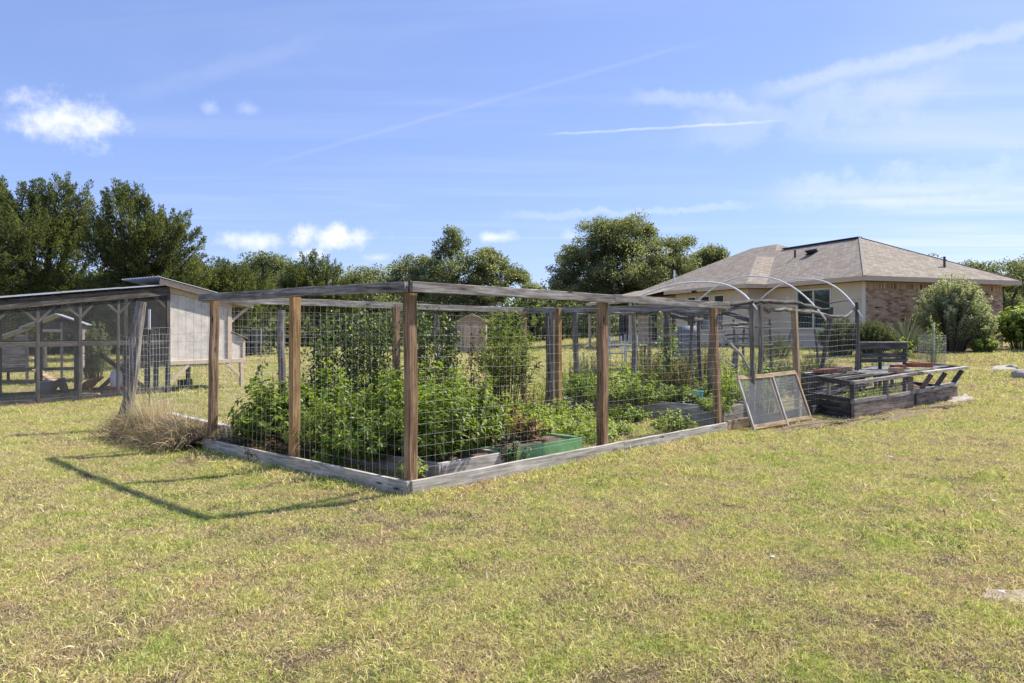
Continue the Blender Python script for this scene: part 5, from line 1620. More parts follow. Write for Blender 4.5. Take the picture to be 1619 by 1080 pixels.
def build_cold_frame():
    T = thing('cold_frame', 'long two-bay weathered timber cold frame with open slatted sides', 'cold frame', K0)
    J = .53
    def bd(a, b, w, h, m, name, up=(0, 0, 1), **k): MB().beam(a, b, w, h, up, **k).build(name, m, T)
    # lower plank boxes
    for (u0, u1) in ((0, J - .004), (J + .004, 1)):
        bd(kp(u0, 0, .13), kp(u1, 0, .13), .05, .26, W_BED, 'base_plank', bow=.01, jit=.004)
        bd(kp(u0, 1, .13), kp(u1, 1, .13), .05, .26, W_DARK, 'base_plank')
    for u in (0.007, .99):
        bd(kp(u, .03, .13), kp(u, .97, .13), .05, .255, W_DARK, 'base_plank')
    for u in (J,):
        bd(kp(u, -.03, -.02), kp(u, -.03, .28), .05, .05, W_DARK, 'batten', up=KV)
    # sill rails, bleached
    bd(kp(0, -.0, .30), kp(J - .005, -.0, .29), .075, .07, W_GREY, 'sill_rail', bow=.02, jit=.004)
    bd(kp(J + .03, -.02, .31), kp(1.0, -.02, .33), .075, .075, W_PALE, 'sill_rail', bow=.02, jit=.004)
    bd(kp(0.004, .05, .31), kp(0.004, .97, .32), .06, .09, W_DARK, 'sill_rail')
    bd(kp(0.05, .86, .34), kp(J, .88, .36), .08, .07, W_GREY, 'sill_rail', bow=.03, jit=.006)
    bd(kp(.05, .35, .30), kp(.04, .9, .31), .08, .07, W_PALE, 'sill_rail', jit=.006)
    # uprights
    for (u, v, m) in ((.012, .03, W_DARK), (.27, .0, W_DARK), (.012, .95, W_DARK), (.3, .98, W_DARK), (J - .03, .0, W_BED), (J - .02, .98, W_DARK), (.012, .5, W_GREY)):
        bd(kp(u, v, .26), kp(u, v, .60), .075 if v < .2 else .05, .075 if v < .2 else .05, m, 'upright', up=KV)
    for u in (J + .07, .75, .945):
        bd(kp(u, -.02, .34), kp(u + .035, -.02 - .12, .62), .085, .05, W_BED if u < .7 else W_DARK, 'slanted_upright', up=KV)
    for u in (J + .1, .8, .98):
        bd(kp(u, .98, .26), kp(u, 1.02, .60), .06, .06, W_DARK, 'upright', up=KV)
    # top rails
    bd(kp(-.005, .0, .615), kp(J + .05, -.03, .65), .08, .06, W_GREY, 'top_rail', bow=.02, jit=.005)
    bd(kp(J + .02, -.10, .665), kp(1.02, -.16, .67), .10, .055, W_PALE, 'top_rail', bow=.02, jit=.005)
    bd(kp(0.0, .04, .60), kp(0.0, 1.0, .65), .05, .09, W_DARK, 'top_rail')
    bd(kp(.0, 1.0, .66), kp(1.0, 1.02, .66), .06, .06, W_DARK, 'top_rail')
    bd(kp(.995, -.1, .66), kp(.995, 1.0, .66), .05, .10, W_BED, 'top_rail')
    bd(kp(J + .01, -.06, .655), kp(J + .01, 1.0, .66), .06, .05, W_GREY, 'top_rail')
    for k in range(4):
        v = .2 + k * .19
        bd(kp(.01, v, .655), kp(J - .02, v + random.uniform(-.05, .05), .675), .035, .03, W_GREY if k % 2 else W_DARK, 'cross_slat', jit=.004)
    bd(kp(.0, 1.0, .70), kp(.16, .93, .705), .06, .02, W_PALE, 'cross_slat')
    for zz in (.38, .47, .555):
        bd(kp(.02, 1.0, zz), kp(J - .03, 1.0, zz), .025, .07, W_DARK, 'back_slat')
        bd(kp(J + .12, 1.01, zz), kp(.97, 1.01, zz), .025, .07, W_DARK, 'back_slat')
    # netting stretched on the top and along the front
    mb = MB(); n = 18
    vs = []
    for i in range(n + 1):
        for j in range(7):
            u, v = .30 + .66 * i / n, .05 + .9 * j / 6
            vs.append(kp(u, v, .70 - .03 * math.sin(math.pi * j / 6) + random.uniform(-.008, .012)))
    fs = [(i * 7 + j, (i + 1) * 7 + j, (i + 1) * 7 + j + 1, i * 7 + j + 1) for i in range(n) for j in range(6)]
    mb.add(vs, fs).build('netting', S_CLEAR, T)
    fw = wire_panel(kp(.0, -.04, 0), kp(J, -.04, 0), .30, .60, .05, .05, .0008, .004)
    fw.build('wire_mesh', P_WIRE, T)
    fw = wire_panel(kp(.0, -.02, 0), kp(.0, 1, 0), .30, .60, .05, .05, .0008, .004)
    fw.build('wire_mesh', P_WIRE, T)
    mb = MB(); g = 8; vs = []
    for i in range(g * 2 + 1):
        for j in range(g + 1):
            vs.append(kp(.02 + .95 * i / (2 * g), .06 + .88 * j / g, .20 + random.uniform(-.02, .02)))
    fs = [(i * (g + 1) + j, (i + 1) * (g + 1) + j, (i + 1) * (g + 1) + j + 1, i * (g + 1) + j + 1) for i in range(2 * g) for j in range(g)]
    mb.add(vs, fs).build('soil', P_SOIL, T, smooth=True)
build_cold_frame()
for i, (u, v, lab) in enumerate(((.2, .35, 'low seedlings in the near bay of the cold frame'), (.38, .3, 'grassy weeds in the middle of the cold frame'), (.56, .5, 'leggy seedling under the cold frame joint'))):
    p = kp(u, v, .19)
    bush('seedling_patch', lab, 'plant', p, .42 if i < 2 else .15, .25, .20 if i < 2 else .34, 60 if i < 2 else 8, 9, .05, .014, L_LUSH if i else L_LIME, seed=400 + i, up=1.0, spread=.85, start=.15, tintbase=.2)

def rack():
    T = thing('slatted_rack', 'dark slatted wooden rack standing at the back of the cold frame', 'wood rack', kp(.2, 1.1, 0))
    D = 14.2
    a, b = at(1357, 575, D), at(1432, 576, D + .35)
    d = (b - a); d.z = 0; d.normalize()
    z0 = a.z - .02; zt = at(1357, 543, D).z
    L = (b - a).length
    for k, u in enumerate((.03, .45, .97)):
        p = a + d * (L * u)
        MB().beam((p.x, p.y, gz(p.x, p.y) - .05), (p.x, p.y, zt), .06, .05, up=d).build('upright', W_DARK, T)
    for z, h in ((zt - .06, .13), ((z0 + zt) / 2 - .03, .09), (z0 + .08, .08)):
        MB().beam((a.x, a.y - .04, z), (b.x, b.y - .04, z), .03, h).build('slat', W_DARK, T)
    MB().beam((a.x - .02, a.y - .02, zt + .02), (b.x + .02, b.y - .02, zt + .02), .08, .025).build('cap_rail', W_GREY, T)
rack()

def bricks():
    def row(u0, v0, n, m, label, ang, z=.715, step=.072, flat=False, group=None, lj=0.0):
        base = kp(u0, v0, z)
        d = Vector((math.cos(ang), math.sin(ang), 0)); c = Vector((-d.y, d.x, 0))
        for k in range(n):
            p = base + d * (step * k) + Vector((0, 0, .03))
            if flat:
                o = MB().beam(p - c * .095, p + c * .095, .09, .06, ch=.004)
            else:
                o = MB().beam(p - c * .095, p + c * .095, .06, .09, ch=.004)
            o = o.build('loose_brick', m)
            tag(o, label, 'brick', group)
    ang = math.atan2(KV.y, KV.x)
    row(.72, .42, 7, P_REDBRICK, 'red brick in the long row at the right end of the cold frame', ang - .5, group='red brick row on the cold frame', z=.72)
    row(.60, .52, 1, P_REDBRICK, 'single red brick left of the long brick row', ang - .6, flat=True, z=.71)
    row(.645, .48, 1, P_REDBRICK, 'single red brick nearest the long brick row', ang - .4, flat=True, z=.71)
    row(.40, .12, 3, P_BUFFBRICK, 'buff brick in the short front group on the netting', ang - .3, group='three buff bricks near the front rail', z=.705, step=.068)
    row(.20, .88, 5, P_BUFFBRICK, 'buff brick in the row at the back left of the cold frame', ang - .55, group='buff brick row at the back', z=.72)
    row(.085, .95, 4, P_REDBRICK, 'brown brick at the far left end of the back row', ang - .55, flat=True, group='brown bricks at the back left', z=.71, step=.1)
bricks()

def build_screens():
    b0, b1, b2 = gp(1193, 681), gp(1247, 672), gp(1289, 665)
    lean = Vector((-.70, .71, 0)) * .27
    def top(b, z): return Vector((b.x, b.y, 0)) + lean + Vector((0, 0, z))
    T = thing('window_screen', 'framed screen with bleached wooden edges leaning by the cage', 'screen', b0)
    def st(a, b, w=.045, m=W_NEW, nm='stile', t=.03, TT=None): MB().beam(a, b, w, t, up=(.6, -.6, .35)).build(nm, m, TT or T)
    t0, t1, t2 = top(b0, .77), top(b1, .76), top(b2, .78)
    st(b0, t0, .05, W_PALE); st(b1 - Vector((.03, .03, 0)), t1, .05, W_PALE)
    st(t0, t1, .07, W_NEW, 'top_rail'); st(b0.lerp(t0, .06), b1.lerp(t1, .06), .07, W_NEW, 'bottom_rail')
    MB().add([b0.lerp(t0, .03), b1.lerp(t1, .03), b1.lerp(t1, .97), b0.lerp(t0, .97)], [(0, 1, 2, 3)]).build('screen_cloth', S_FINE, T)
    off = Vector((-.045, .045, .0))
    T2 = thing('window_screen', 'second leaning screen with thin slats next to the cold frame', 'screen', b2)
    a, c = b1 + off, t1 + off
    st(b2 + off, t2 + off, .06, W_NEW, TT=T2); st(c, t2 + off, .07, W_NEW, 'top_rail', TT=T2); st(a, c, .04, W_NEW, TT=T2)
    st(a.lerp(c, .06), (b2 + off).lerp(t2 + off, .06), .06, W_NEW, 'bottom_rail', TT=T2)
    for k in (.25, .42, .6, .78):
        st(a.lerp(c, k) + Vector((-.02, .02, 0)), (b2 + off).lerp(t2 + off, k + .03) + Vector((-.02, .02, 0)), .022, W_GREY, 'slat', .015, TT=T2)
    MB().add([a.lerp(c, .03), (b2 + off).lerp(t2 + off, .03), (b2 + off).lerp(t2 + off, .97), a.lerp(c, .97)], [(0, 1, 2, 3)]).build('screen_cloth', S_FINE, T2)
build_screens()
patch('dirt_patch', 'bare dirt strip along the front of the cold frame', [gp(1215, 684).xy, gp(1300, 676).xy, gp(1420, 664).xy, gp(1530, 640).xy, gp(1540, 628).xy, gp(1480, 630).xy, gp(1340, 655).xy, gp(1230, 672).xy], P_DIRT, edge=.06)
patch('limestone_slab', 'pale limestone patch at the far end of the cold frame', [gp(1500, 640).xy, gp(1538, 634).xy, gp(1530, 627).xy, gp(1500, 631).xy], P_LIME, lift=.03, edge=.05)
patch('limestone_slab', 'flat bare stone in the lawn before the silver bush', [at(1565, 575, 19.4).xy, at(1605, 574, 19.6).xy, at(1608, 568, 20.3).xy, at(1570, 570, 20.2).xy], P_LIME, lift=.04, edge=.06)
patch('bare_spot', 'sandy bare spot in the lawn at the lower right', [gp(1520, 945).xy, gp(1640, 962).xy, gp(1650, 935).xy, gp(1560, 928).xy], P_SAND, lift=.009, edge=.07)

# ------------------------------------------------------------------ shrubs by the house and lawn stones
patch('mulch_bed', 'shaded mulch bed along the foot of the house siding', [hp(.4, .2, 0).xy, hp(.4, 5.4, 0).xy, hp(-.6, 5.5, 0).xy, hp(-.7, 10.5, 0).xy, hp(-2.2, 10.5, 0).xy, hp(-2.3, 4.6, 0).xy, hp(-1.4, .6, 0).xy, hp(-.2, -.9, 0).xy], P_SOIL, edge=.1)
patch('mulch_bed', 'mulch bed under the sage bush along the brick wall', [hp(.3, .4, 0).xy, hp(7.8, .4, 0).xy, hp(8.6, -1.0, 0).xy, hp(5.5, -1.3, 0).xy, hp(2.6, -2.3, 0).xy, hp(.2, -1.8, 0).xy], P_SOIL, edge=.1)
def gb(px, D):
    x = (px - CX) / F * D
    return (x, D, gz(x, D))
bush('silver_sage', 'large rounded silver green sage bush against the brick wall', 'shrub', gb(1506, 24.5), 1.32, 1.05, 2.62, 420, 80, .09, .038, L_SAGE, seed=500, up=.7, start=.2, spread=.3, flat=.72, stem_r=.012, stem_m=STEMB, tintbase=.05)
bush('silver_sage', 'small side bush spilling right from the silver sage', 'shrub', gb(1548, 24.4), .62, .55, 1.65, 90, 60, .085, .036, L_SAGE, seed=501, up=.7, start=.25, spread=.35, flat=.6, stem_m=STEMB)
bush('low_shrub', 'low light green shrub at the right foot of the sage bush', 'shrub', gb(1554, 23.9), .5, .45, .62, 70, 40, .08, .035, L_LIME, seed=502, up=.5, spread=.5)
bush('rosemary', 'rosemary bush before the beige siding near the house corner', 'shrub', gb(1328, 22.6), .78, .6, 1.3, 240, 80, .07, .018, L_ROSE, seed=503, up=1.3, start=.3, spread=.4, flat=.6)
bush('rosemary', 'rosemary bush at the house corner left of the spiky plant', 'shrub', gb(1378, 22.4), .85, .6, 1.22, 250, 80, .07, .018, L_ROSE, seed=504, up=1.3, start=.3, spread=.4, flat=.6, tintbase=.2)
bush('bright_shrub', 'glossy bright green shrub at the right picture edge by the brick', 'shrub', gb(1618, 25.0), 1.0, .9, 1.75, 170, 42, .14, .085, L_LIME, seed=505, up=.4, start=.25, spread=.4, flat=.6)
bush('yellow_sapling', 'yellow green sapling in front of the spiky plant', 'shrub', gb(1428, 20.5), .32, .3, .95, 22, 26, .06, .035, L_LIME, seed=506, up=.5, start=.35, spread=.2, flat=.6)
bush('low_shrub', 'pale low shrub seen through the slatted rack', 'shrub', gb(1400, 18.5), .7, .4, .5, 60, 30, .05, .025, L_SAGE, seed=507, up=.6, spread=.7)
bush('green_shrub', 'bright green shrub behind the hen inside the run view', 'shrub', gb(147, 20.5), .55, .5, 1.75, 110, 60, .07, .03, L_ROSE, seed=508, up=.6, start=.15, spread=.4, flat=.7, tintbase=.2)

def sotol():
    global rng
    rng = np.random.default_rng(77)
    p = Vector(gb(1432, 22.6))
    T = thing('sotol_plant', 'spiky dark green rosette plant before the brick wall', 'sotol', p)
    n = 420
    d = rand_unit(n); d[:, 2] = np.abs(d[:, 2]) * .9 + .05
    root = np.array(p) + np.array([0, 0, .25]) + d * .06
    strand_mesh('blade', root, d, rng.uniform(.85, 1.25, n), rng.uniform(.02, .034, n), rng.uniform(.02, .18, n), rng.uniform(0, 1, n), L_YUCCA, T)
    MB().tube([p - Vector((0, 0, .05)), p + Vector((0, 0, .3))], [.16, .12], 9, rough=.1).build('trunk', BARK, T)
sotol()

def caged_tree():
    p = Vector(gb(1474, 19.3))
    T = thing('tree_cage', 'clear wire cage around a sapling behind the cold frame', 'tree cage', p)
    mb = MB(); n = 30; r = .33; h = 1.0
    for k in range(n):
        a = 2 * math.pi * k / n
        mb.tube([p + Vector((r * math.cos(a), r * math.sin(a), z)) for z in (0.02, h)], .0018, 3, cap=False)
    for i in range(14):
        z = .03 + (h - .03) * i / 13
        mb.tube([p + Vector((r * math.cos(2 * math.pi * k / 24), r * math.sin(2 * math.pi * k / 24), z)) for k in range(25)], .0018, 3, cap=False)
    mb.build('wire_mesh', P_WIRE, T)
    vs = [p + Vector((r * .99 * math.cos(2 * math.pi * k / 24), r * .99 * math.sin(2 * math.pi * k / 24), z)) for z in (.02, h) for k in range(24)]
    MB().add(vs, [(k, (k + 1) % 24, 24 + (k + 1) % 24, 24 + k) for k in range(24)]).build('film', S_COOP, T)
    MB().tube([p + Vector((.05, 0, -.1)), p + Vector((.04, 0, 1.35))], .022, 6).build('stake', P_PVC, T)
    bush('caged_sapling', 'thin sapling growing up inside the wire cage', 'sapling', p, .36, .3, 1.55, 16, 34, .06, .035, L_LIME, seed=510, up=.5, start=.1, spread=.15, flat=.7)
caged_tree()

def boulder(label, p, r, sq, seed, m=None):
    rr = random.Random(seed)
    vs, fs = [], []
    nu, nv = 14, 8
    for j in range(nv + 1):
        ph = math.pi * j / nv
        for i in range(nu):
            th = 2 * math.pi * i / nu
            d = Vector((math.sin(ph) * math.cos(th), math.sin(ph) * math.sin(th), math.cos(ph)))
            k = 1 + .16 * math.sin(3 * d.x + 2 + seed) + .14 * math.sin(4 * d.y + 5 * d.z + seed) + rr.uniform(-.05, .05)
            vs.append(Vector(p) + Vector((d.x * r * k, d.y * r * k, d.z * r * sq * k)))
    for j in range(nv):
        for i in range(nu):
            q = (i + 1) % nu
            fs.append((j * nu + i, (j + 1) * nu + i, (j + 1) * nu + q, j * nu + q))
    o = MB().add(vs, fs).build('boulder', m or P_LIME, smooth=True)
    tag(o, label, 'boulder')
b = gb(1618, 18.2)
boulder('grey limestone boulder in the lawn at the right picture edge', (b[0], b[1], b[2] + .05), .26, .75, 3)
b = gb(1598, 19.9)
boulder('low dark stone at the end of the bare stone strip', (b[0], b[1], b[2] + .02), .16, .5, 5)
for i, (px, py, r, lab) in enumerate(((1409, 727, .022, 'small white stone in the lawn right of the screens'), (1571, 797, .02, 'small pale stone in the lawn at far right'),
                                      (1221, 884, .016, 'tiny white pebble in the foreground lawn'), (1583, 940, .018, 'pale stone in the sandy bare spot'))):
    p = gp(px, py)
    boulder(lab, (p.x, p.y, gz(p.x, p.y) + r * .35 + .008), r, .55, 20 + i, P_STONE)

# low stone edging at the foot of the brick wall
def edging():
    rr = random.Random(5)
    for k in range(9):
        p = hp(4.9 + k * .55, -.5 + .1 * math.sin(k), 0)
        boulder('%s edging stone from the sage bush along the brick wall bed' % ('first', 'second', 'third', 'fourth', 'fifth', 'sixth', 'seventh', 'eighth', 'ninth')[k], (p.x, p.y, gz(p.x, p.y) + .04), .17, .55, 60 + k)
edging()
for o in COL.objects:
    if 'edging stone from the sage' in str(o.get('label', '')):
        o['group'] = 'edging stones under the brick wall'; o['category'] = 'edging stone'

# ------------------------------------------------------------------ far small things
def far_things():
    # small tan storage shed across the field
    D = 42.0
    c = at(745, 548, D); z0 = gz(c.x, D)
    T = thing('storage_shed', 'small tan storage shed with gabled roof seen through the cage', 'shed', (c.x, D, z0))
    w, d, h, hr = 1.75, 2.4, 1.95, .45
    x0, x1 = c.x - w / 2, c.x + w / 2
    vs = [(x0, D, z0), (x1, D, z0), (x1, D, z0 + h), (c.x, D, z0 + h + hr), (x0, D, z0 + h), (x0, D + d, z0), (x1, D + d, z0), (x1, D + d, z0 + h), (c.x, D + d, z0 + h + hr), (x0, D + d, z0 + h)]
    MB().add(vs, [(0, 1, 2, 3, 4), (9, 8, 7, 6, 5), (1, 6, 7, 2), (5, 0, 4, 9)]).build('wall', P_TAN, T)
    for s in (-1, 1):
        a = Vector((c.x, D + d / 2, z0 + h + hr + .04)); b = Vector((c.x + s * (w / 2 + .12), D + d / 2, z0 + h - .03))
        MB().beam(a, b, d + .3, .05, ch=.004).build('roof_slope', SHINGLE, T)
        MB().beam((c.x, D - .1, z0 + h + hr), (c.x + s * (w / 2 + .12), D - .1, z0 + h - .05), .03, .12).build('barge_board', P_TRIM, T)
    MB().beam((c.x, D - .02, z0 + .05), (c.x, D - .02, z0 + 1.8), .9, .03, up=(0, 1, 0)).build('door', P_TRIM, T)
    # dark blue bin and grey box left
    D = 38.0
    c = at(394, 546, D); z0 = gz(c.x, D)
    T = thing('ribbed_bin', 'dark blue ribbed metal bin far behind the white coop', 'bin', (c.x, D, z0))
    MB().beam((c.x - .62, D, z0 + .72), (c.x + .45, D, z0 + .72), 1.0, 1.2, ch=.02).build('bin_body', P_NAVY, T)
    for k in range(6):
        x = c.x - .56 + k * .19
        MB().beam((x, D - .53, z0 + .15), (x, D - .53, z0 + 1.28), .06, .06, up=(0, 1, 0)).build('rib', P_NAVY, T)
    MB().beam((c.x - .66, D - .05, z0 + 1.36), (c.x + .49, D - .05, z0 + 1.36), 1.06, .08).build('rim', P_NAVY, T)
    c = at(410, 546, 37.0); z0 = gz(c.x, 37.0)
    T = thing('utility_box', 'grey utility box on a post beside the dark bin', 'utility box', (c.x, 37, z0))
    MB().beam((c.x, 37, z0 - .1), (c.x, 37, z0 + 1.15), .16, .16, up=(1, 0, 0)).build('post', W_CEDARD, T)
    MB().beam((c.x - .08, 36.85, z0 + .75), (c.x - .08, 36.85, z0 + 1.5), .5, .2, up=(0, 1, 0), ch=.02).build('cabinet', P_GREYBOX, T)
    # patio furniture before the house wing
    D = 21.5
    c = at(985, 560, D); z0 = gz(c.x, D)
    T = thing('patio_table', 'grey wooden patio table glimpsed through the wire cage', 'table', (c.x, D, z0))
    for k in range(4):
        MB().beam((c.x - .75, D - .3 + k * .2, z0 + .74), (c.x + .75, D - .3 + k * .2, z0 + .74), .17, .035).build('table_board', W_GREY, T)
    for sx in (-.62, .62):
        for sy in (-.28, .28):
            MB().beam((c.x + sx, D + sy, z0), (c.x + sx, D + sy, z0 + .72), .06, .06, up=(1, 0, 0)).build('leg', W_DARK, T)
    for i, (px, lab) in enumerate(((975, 'grey metal patio chair on the left of the table'), (1000, 'grey metal patio chair on the right of the table'))):
        q = at(px, 560, 22.6 + i * .3); z0 = gz(q.x, q.y)
        T = thing('patio_chair', lab, 'chair', (q.x, q.y, z0), 'patio chairs')
        MB().beam((q.x - .24, q.y, z0 + .44), (q.x + .24, q.y, z0 + .44), .46, .03).build('seat', P_GREYBOX, T)
        for s in (-1, 1):
            MB().tube([(q.x + s * .24, q.y - .24, z0), (q.x + s * .24, q.y - .22, z0 + .65), (q.x + s * .24, q.y + .2, z0 + .65)], .016, 6).build('arm', P_METAL, T)
            MB().tube([(q.x + s * .22, q.y + .26, z0), (q.x + s * .22, q.y + .22, z0 + .45), (q.x + s * .2, q.y + .32, z0 + 1.0)], .016, 6).build('leg', P_METAL, T)
        for k in range(5):
            MB().tube([(q.x - .18 + k * .09, q.y + .22, z0 + .46), (q.x - .16 + k * .08, q.y + .32, z0 + 1.0)], .009, 5).build('back_bar', P_METAL, T)
    q = at(1085, 560, 22.5); z0 = gz(q.x, q.y)
    T = thing('barbecue_grill', 'covered grey grill against the beige siding', 'grill', (q.x, q.y, z0))
    MB().beam((q.x - .35, q.y, z0 + .5), (q.x + .35, q.y, z0 + .5), .5, .85, ch=.06).build('cover', P_GREYBOX, T)
    MB().tube([(q.x - .3, q.y, z0 + .98), (q.x + .3, q.y, z0 + .98)], .22, 12).build('hood', P_GREYBOX, T, smooth=True)
far_things()

# ------------------------------------------------------------------ lawn grass
def grass():
    rr = np.random.default_rng(5)
    holder = bpy.data.collections.new('grass_tufts')
    def tuft(name, n, rad, lmin, lmax, wide, lie, tlo, thi):
        th = rr.uniform(0, 2 * np.pi, n); r = rad * np.sqrt(rr.uniform(0, 1, n))
        root = np.stack([r * np.cos(th), r * np.sin(th), np.full(n, -.008)], 1)
        d = rr.normal(size=(n, 3)) * lie + np.array([0, 0, 1.0]); d[:, 2] = np.abs(d[:, 2]) * .9 + .12; d = unit(d)
        ln = rr.uniform(lmin, lmax, n); wd = wide * rr.uniform(.7, 1.3, n)
        side = unit(np.cross(d, unit(rr.normal(size=(n, 3)))))
        hz = d.copy(); hz[:, 2] = 0
        tip = root + d * ln[:, None] + hz * (ln * .45)[:, None] - np.array([0, 0, 1]) * (ln * .2)[:, None]
        mid = root + d * (ln * .5)[:, None]
        V = np.stack([root - side * wd[:, None] / 2, root + side * wd[:, None] / 2, mid + side * wd[:, None] * .42, mid - side * wd[:, None] * .42, tip], 1).reshape(-1, 3)
        i = np.arange(n)[:, None] * 5
        T = np.concatenate([i + np.array([[0, 1, 2]]), i + np.array([[0, 2, 3]]), i + np.array([[3, 2, 4]])], 1).reshape(-1, 3)
        tint = rr.uniform(tlo, thi, n)
        me = bpy.data.meshes.new(name)
        me.vertices.add(len(V)); me.vertices.foreach_set('co', V.astype(np.float32).ravel())
        me.loops.add(len(T) * 3); me.loops.foreach_set('vertex_index', T.astype(np.int32).ravel())
        me.polygons.add(len(T)); me.polygons.foreach_set('loop_start', np.arange(0, len(T) * 3, 3, dtype=np.int32))
        me.attributes.new('tint', 'FLOAT', 'POINT').data.foreach_set('value', np.repeat(tint, 5).astype(np.float32))
        me.update(calc_edges=True)
        me.materials.append(GRASS)
        holder.objects.link(bpy.data.objects.new(name, me))
    for k in range(5): tuft('turf_%d' % k, 150, .17, .025, .062, .0046, .8, .0, .85)
    tuft('turf_5', 150, .15, .03, .085, .0045, .6, .45, 1.0)
    tuft('turf_6', 120, .16, .02, .05, .0042, 1.1, .0, .5)
    # scatter points: dense close by, thinner with distance
    pts, sc = [], []
    for (y0, y1, dens, s) in ((1.6, 5, 270, .62), (5, 9, 165, .72), (9, 14, 84, .98), (14, 21, 38, 1.4), (21, 34, 18, 2.0), (34, 66, 6.5, 3.4)):
        half = .95 * y1 + 1.2
        n = int(dens * 2 * half * (y1 - y0))
        x = rr.uniform(-half, half, n); y = rr.uniform(y0, y1, n)
        k = np.abs(x) < .80 * y + 1.3
        x, y = x[k], y[k]
        # thinner and shorter in worn spots
        wn_ = (.55 * np.sin(x * 1.9 + np.sin(y * 1.7) * 1.5) * np.sin(y * 2.3 + np.sin(x * 1.3) * 1.7) + .75 * np.sin(x * 6.7 + 2.1 * np.sin(y * 2.7) + y) * np.sin(y * 9.1 - x * 2.2 + 1.6 * np.sin(x * 3.1))
               + .35 * np.sin(x * 15.1 + y * 4) * np.sin(y * 17.3 - x * 5))
        keep = rr.uniform(0, 1, len(x)) < np.clip(1.1 - .8 * np.clip(wn_ - .75, 0, 1.5), .62, 1)
        x, y, wn_ = x[keep], y[keep], wn_[keep]
        pts.append(np.stack([x, y, zg(x, y)], 1)); sc.append(s * rr.uniform(.75, 1.25, len(x)) * np.clip(1.03 - .26 * wn_, .72, 1.5) * np.where(rr.uniform(0, 1, len(x)) < .025, 1.7, 1.0))
    P = np.concatenate(pts); S = np.concatenate(sc)
    def inside(poly, x, y):
        poly = np.array(poly); c = np.zeros(len(x), bool); j = len(poly) - 1
        for i in range(len(poly)):
            xi, yi = poly[i]; xj, yj = poly[j]
            hit = ((yi > y) != (yj > y)) & (x < (xj - xi) * (y - yi) / (yj - yi + 1e-12) + xi)
            c ^= hit; j = i
        return c
    x, y = P[:, 0], P[:, 1]
    bad = np.zeros(len(P), bool)
    U = rr.uniform(0, 1, len(P))
    for poly, pr_ in PATCHES: bad |= inside(poly, x, y) & (U < pr_)
    quad = lambda *c: [(p[0], p[1]) for p in c]
    bad |= inside(quad(enc(.6, .3), enc(1.55, .3), enc(1.55, 3.4), enc(.6, 3.4)), x, y)
    bad |= inside(quad(enc(1.55, .33), enc(2.86, .33), enc(2.86, 1.58), enc(1.55, 1.58)), x, y)
    bad |= inside(quad(q0, q1, q1 + nd, q0 + nd), x, y)
    bad |= inside(quad(kp(-.01, -.03, 0), kp(1.01, -.03, 0), kp(1.01, 1.03, 0), kp(-.01, 1.03, 0)), x, y)
    bad |= inside(quad(hp(.3, -.2, 0), hp(8, -.2, 0), hp(8, 18, 0), hp(-1, 18, 0)), x, y)
    P, S = P[~bad], S[~bad]
    # rank grass that the mower misses along boards and posts
    ex = []
    for (a, b, dn, w) in ((enc(-.06, -.06), enc(-.06, LEN_L), 34, .04), (enc(-.06, -.06), enc(LEN_R, -.06), 30, .035), (kp(0, -.06, 0), kp(1, -.06, 0), 7, .1), (q0 - nd * .05, q1 - nd * .05, 12, .08),
                          (cp(-4.4, -.12, 0), cp(2, -.12, 0), 9, .08), (Vector((-5.9, 9.8, 0)), Vector((-4.0, 8.35, 0)), 16, .12), (enc(.1, .1), enc(LEN_R, .12), 14, .12), (enc(2.9, .4), enc(5.5, 3.0), 60, .9)):
        n = int((b - a).length * dn)
        t = rr.uniform(0, 1, n)
        x = a.x + (b.x - a.x) * t + rr.normal(size=n) * w; y = a.y + (b.y - a.y) * t + rr.normal(size=n) * w
        ex.append((np.stack([x, y, zg(x, y)], 1), rr.uniform(.9, 2.0, n)))
    P = np.concatenate([P] + [e[0] for e in ex]); S = np.concatenate([S] + [e[1] for e in ex])
    me = bpy.data.meshes.new('grass')
    me.vertices.add(len(P)); me.vertices.foreach_set('co', P.astype(np.float32).ravel())
    me.attributes.new('size', 'FLOAT', 'POINT').data.foreach_set('value', S.astype(np.float32))
    ob = bpy.data.objects.new('grass', me); COL.objects.link(ob)
    tag(ob, 'short dry tan and green lawn grass', 'grass', kind='stuff')
    ng = bpy.data.node_groups.new('scatter_turf', 'GeometryNodeTree')
    ng.interface.new_socket('Geometry', in_out='INPUT', socket_type='NodeSocketGeometry')
    ng.interface.new_socket('Geometry', in_out='OUTPUT', socket_type='NodeSocketGeometry')
    n = ng.nodes; l = ng.links
    gi, go = n.new('NodeGroupInput'), n.new('NodeGroupOutput')
    ci = n.new('GeometryNodeCollectionInfo'); ci.inputs['Collection'].default_value = holder
    ci.inputs['Separate Children'].default_value = True; ci.inputs['Reset Children'].default_value = True
    ip = n.new('GeometryNodeInstanceOnPoints'); ip.inputs['Pick Instance'].default_value = True
    rv = n.new('FunctionNodeRandomValue'); rv.data_type = 'FLOAT_VECTOR'
    rv.inputs[0].default_value = (-.08, -.08, 0); rv.inputs[1].default_value = (.08, .08, 6.283)
    na = n.new('GeometryNodeInputNamedAttribute'); na.data_type = 'FLOAT'; na.inputs['Name'].default_value = 'size'
    l.new(gi.outputs[0], ip.inputs['Points']); l.new(ci.outputs[0], ip.inputs['Instance'])
    l.new(rv.outputs[0], ip.inputs['Rotation']); l.new(na.outputs[0], ip.inputs['Scale'])
    l.new(ip.outputs[0], go.inputs[0])
    md = ob.modifiers.new('scatter', 'NODES'); md.node_group = ng
grass()

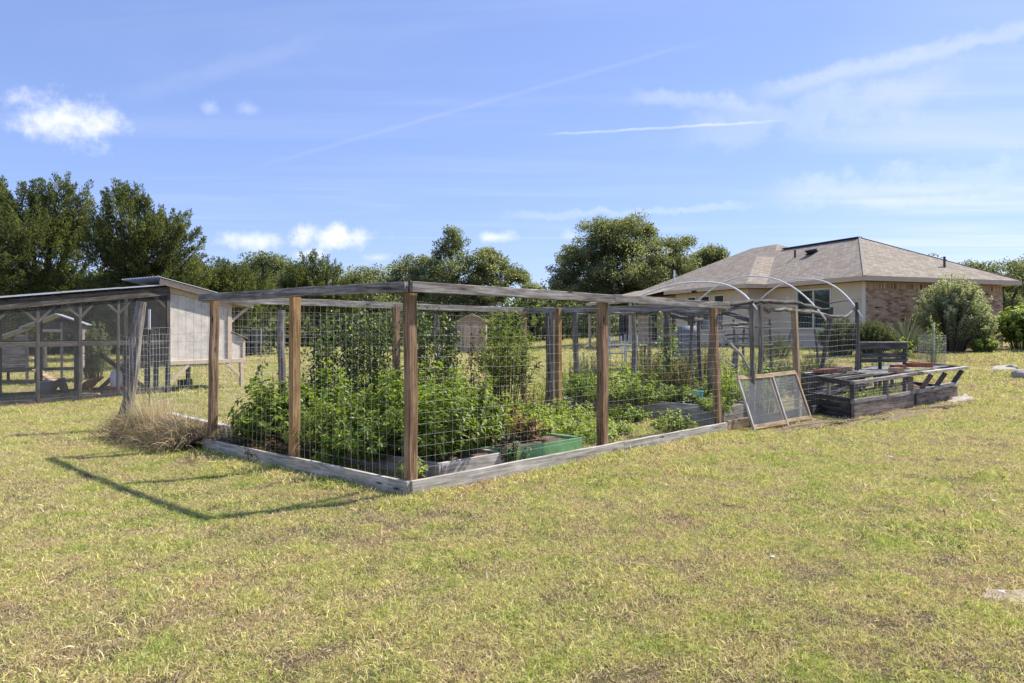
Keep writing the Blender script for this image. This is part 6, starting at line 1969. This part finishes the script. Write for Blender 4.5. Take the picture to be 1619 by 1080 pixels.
# every top-level mesh keeps its origin near the thing itself
for o in list(COL.objects):
    if o.type == 'MESH' and o.parent is None and o.get('kind') not in ('structure', 'stuff') and len(o.data.vertices) and not o.children:
        n = len(o.data.vertices)
        a = np.empty(n * 3, np.float32); o.data.vertices.foreach_get('co', a); a = a.reshape(-1, 3)
        c = np.array([a[:, 0].mean(), a[:, 1].mean(), a[:, 2].min()], np.float32)
        o.data.vertices.foreach_set('co', (a - c).ravel()); o.location = tuple(float(v) for v in c); o.data.update()
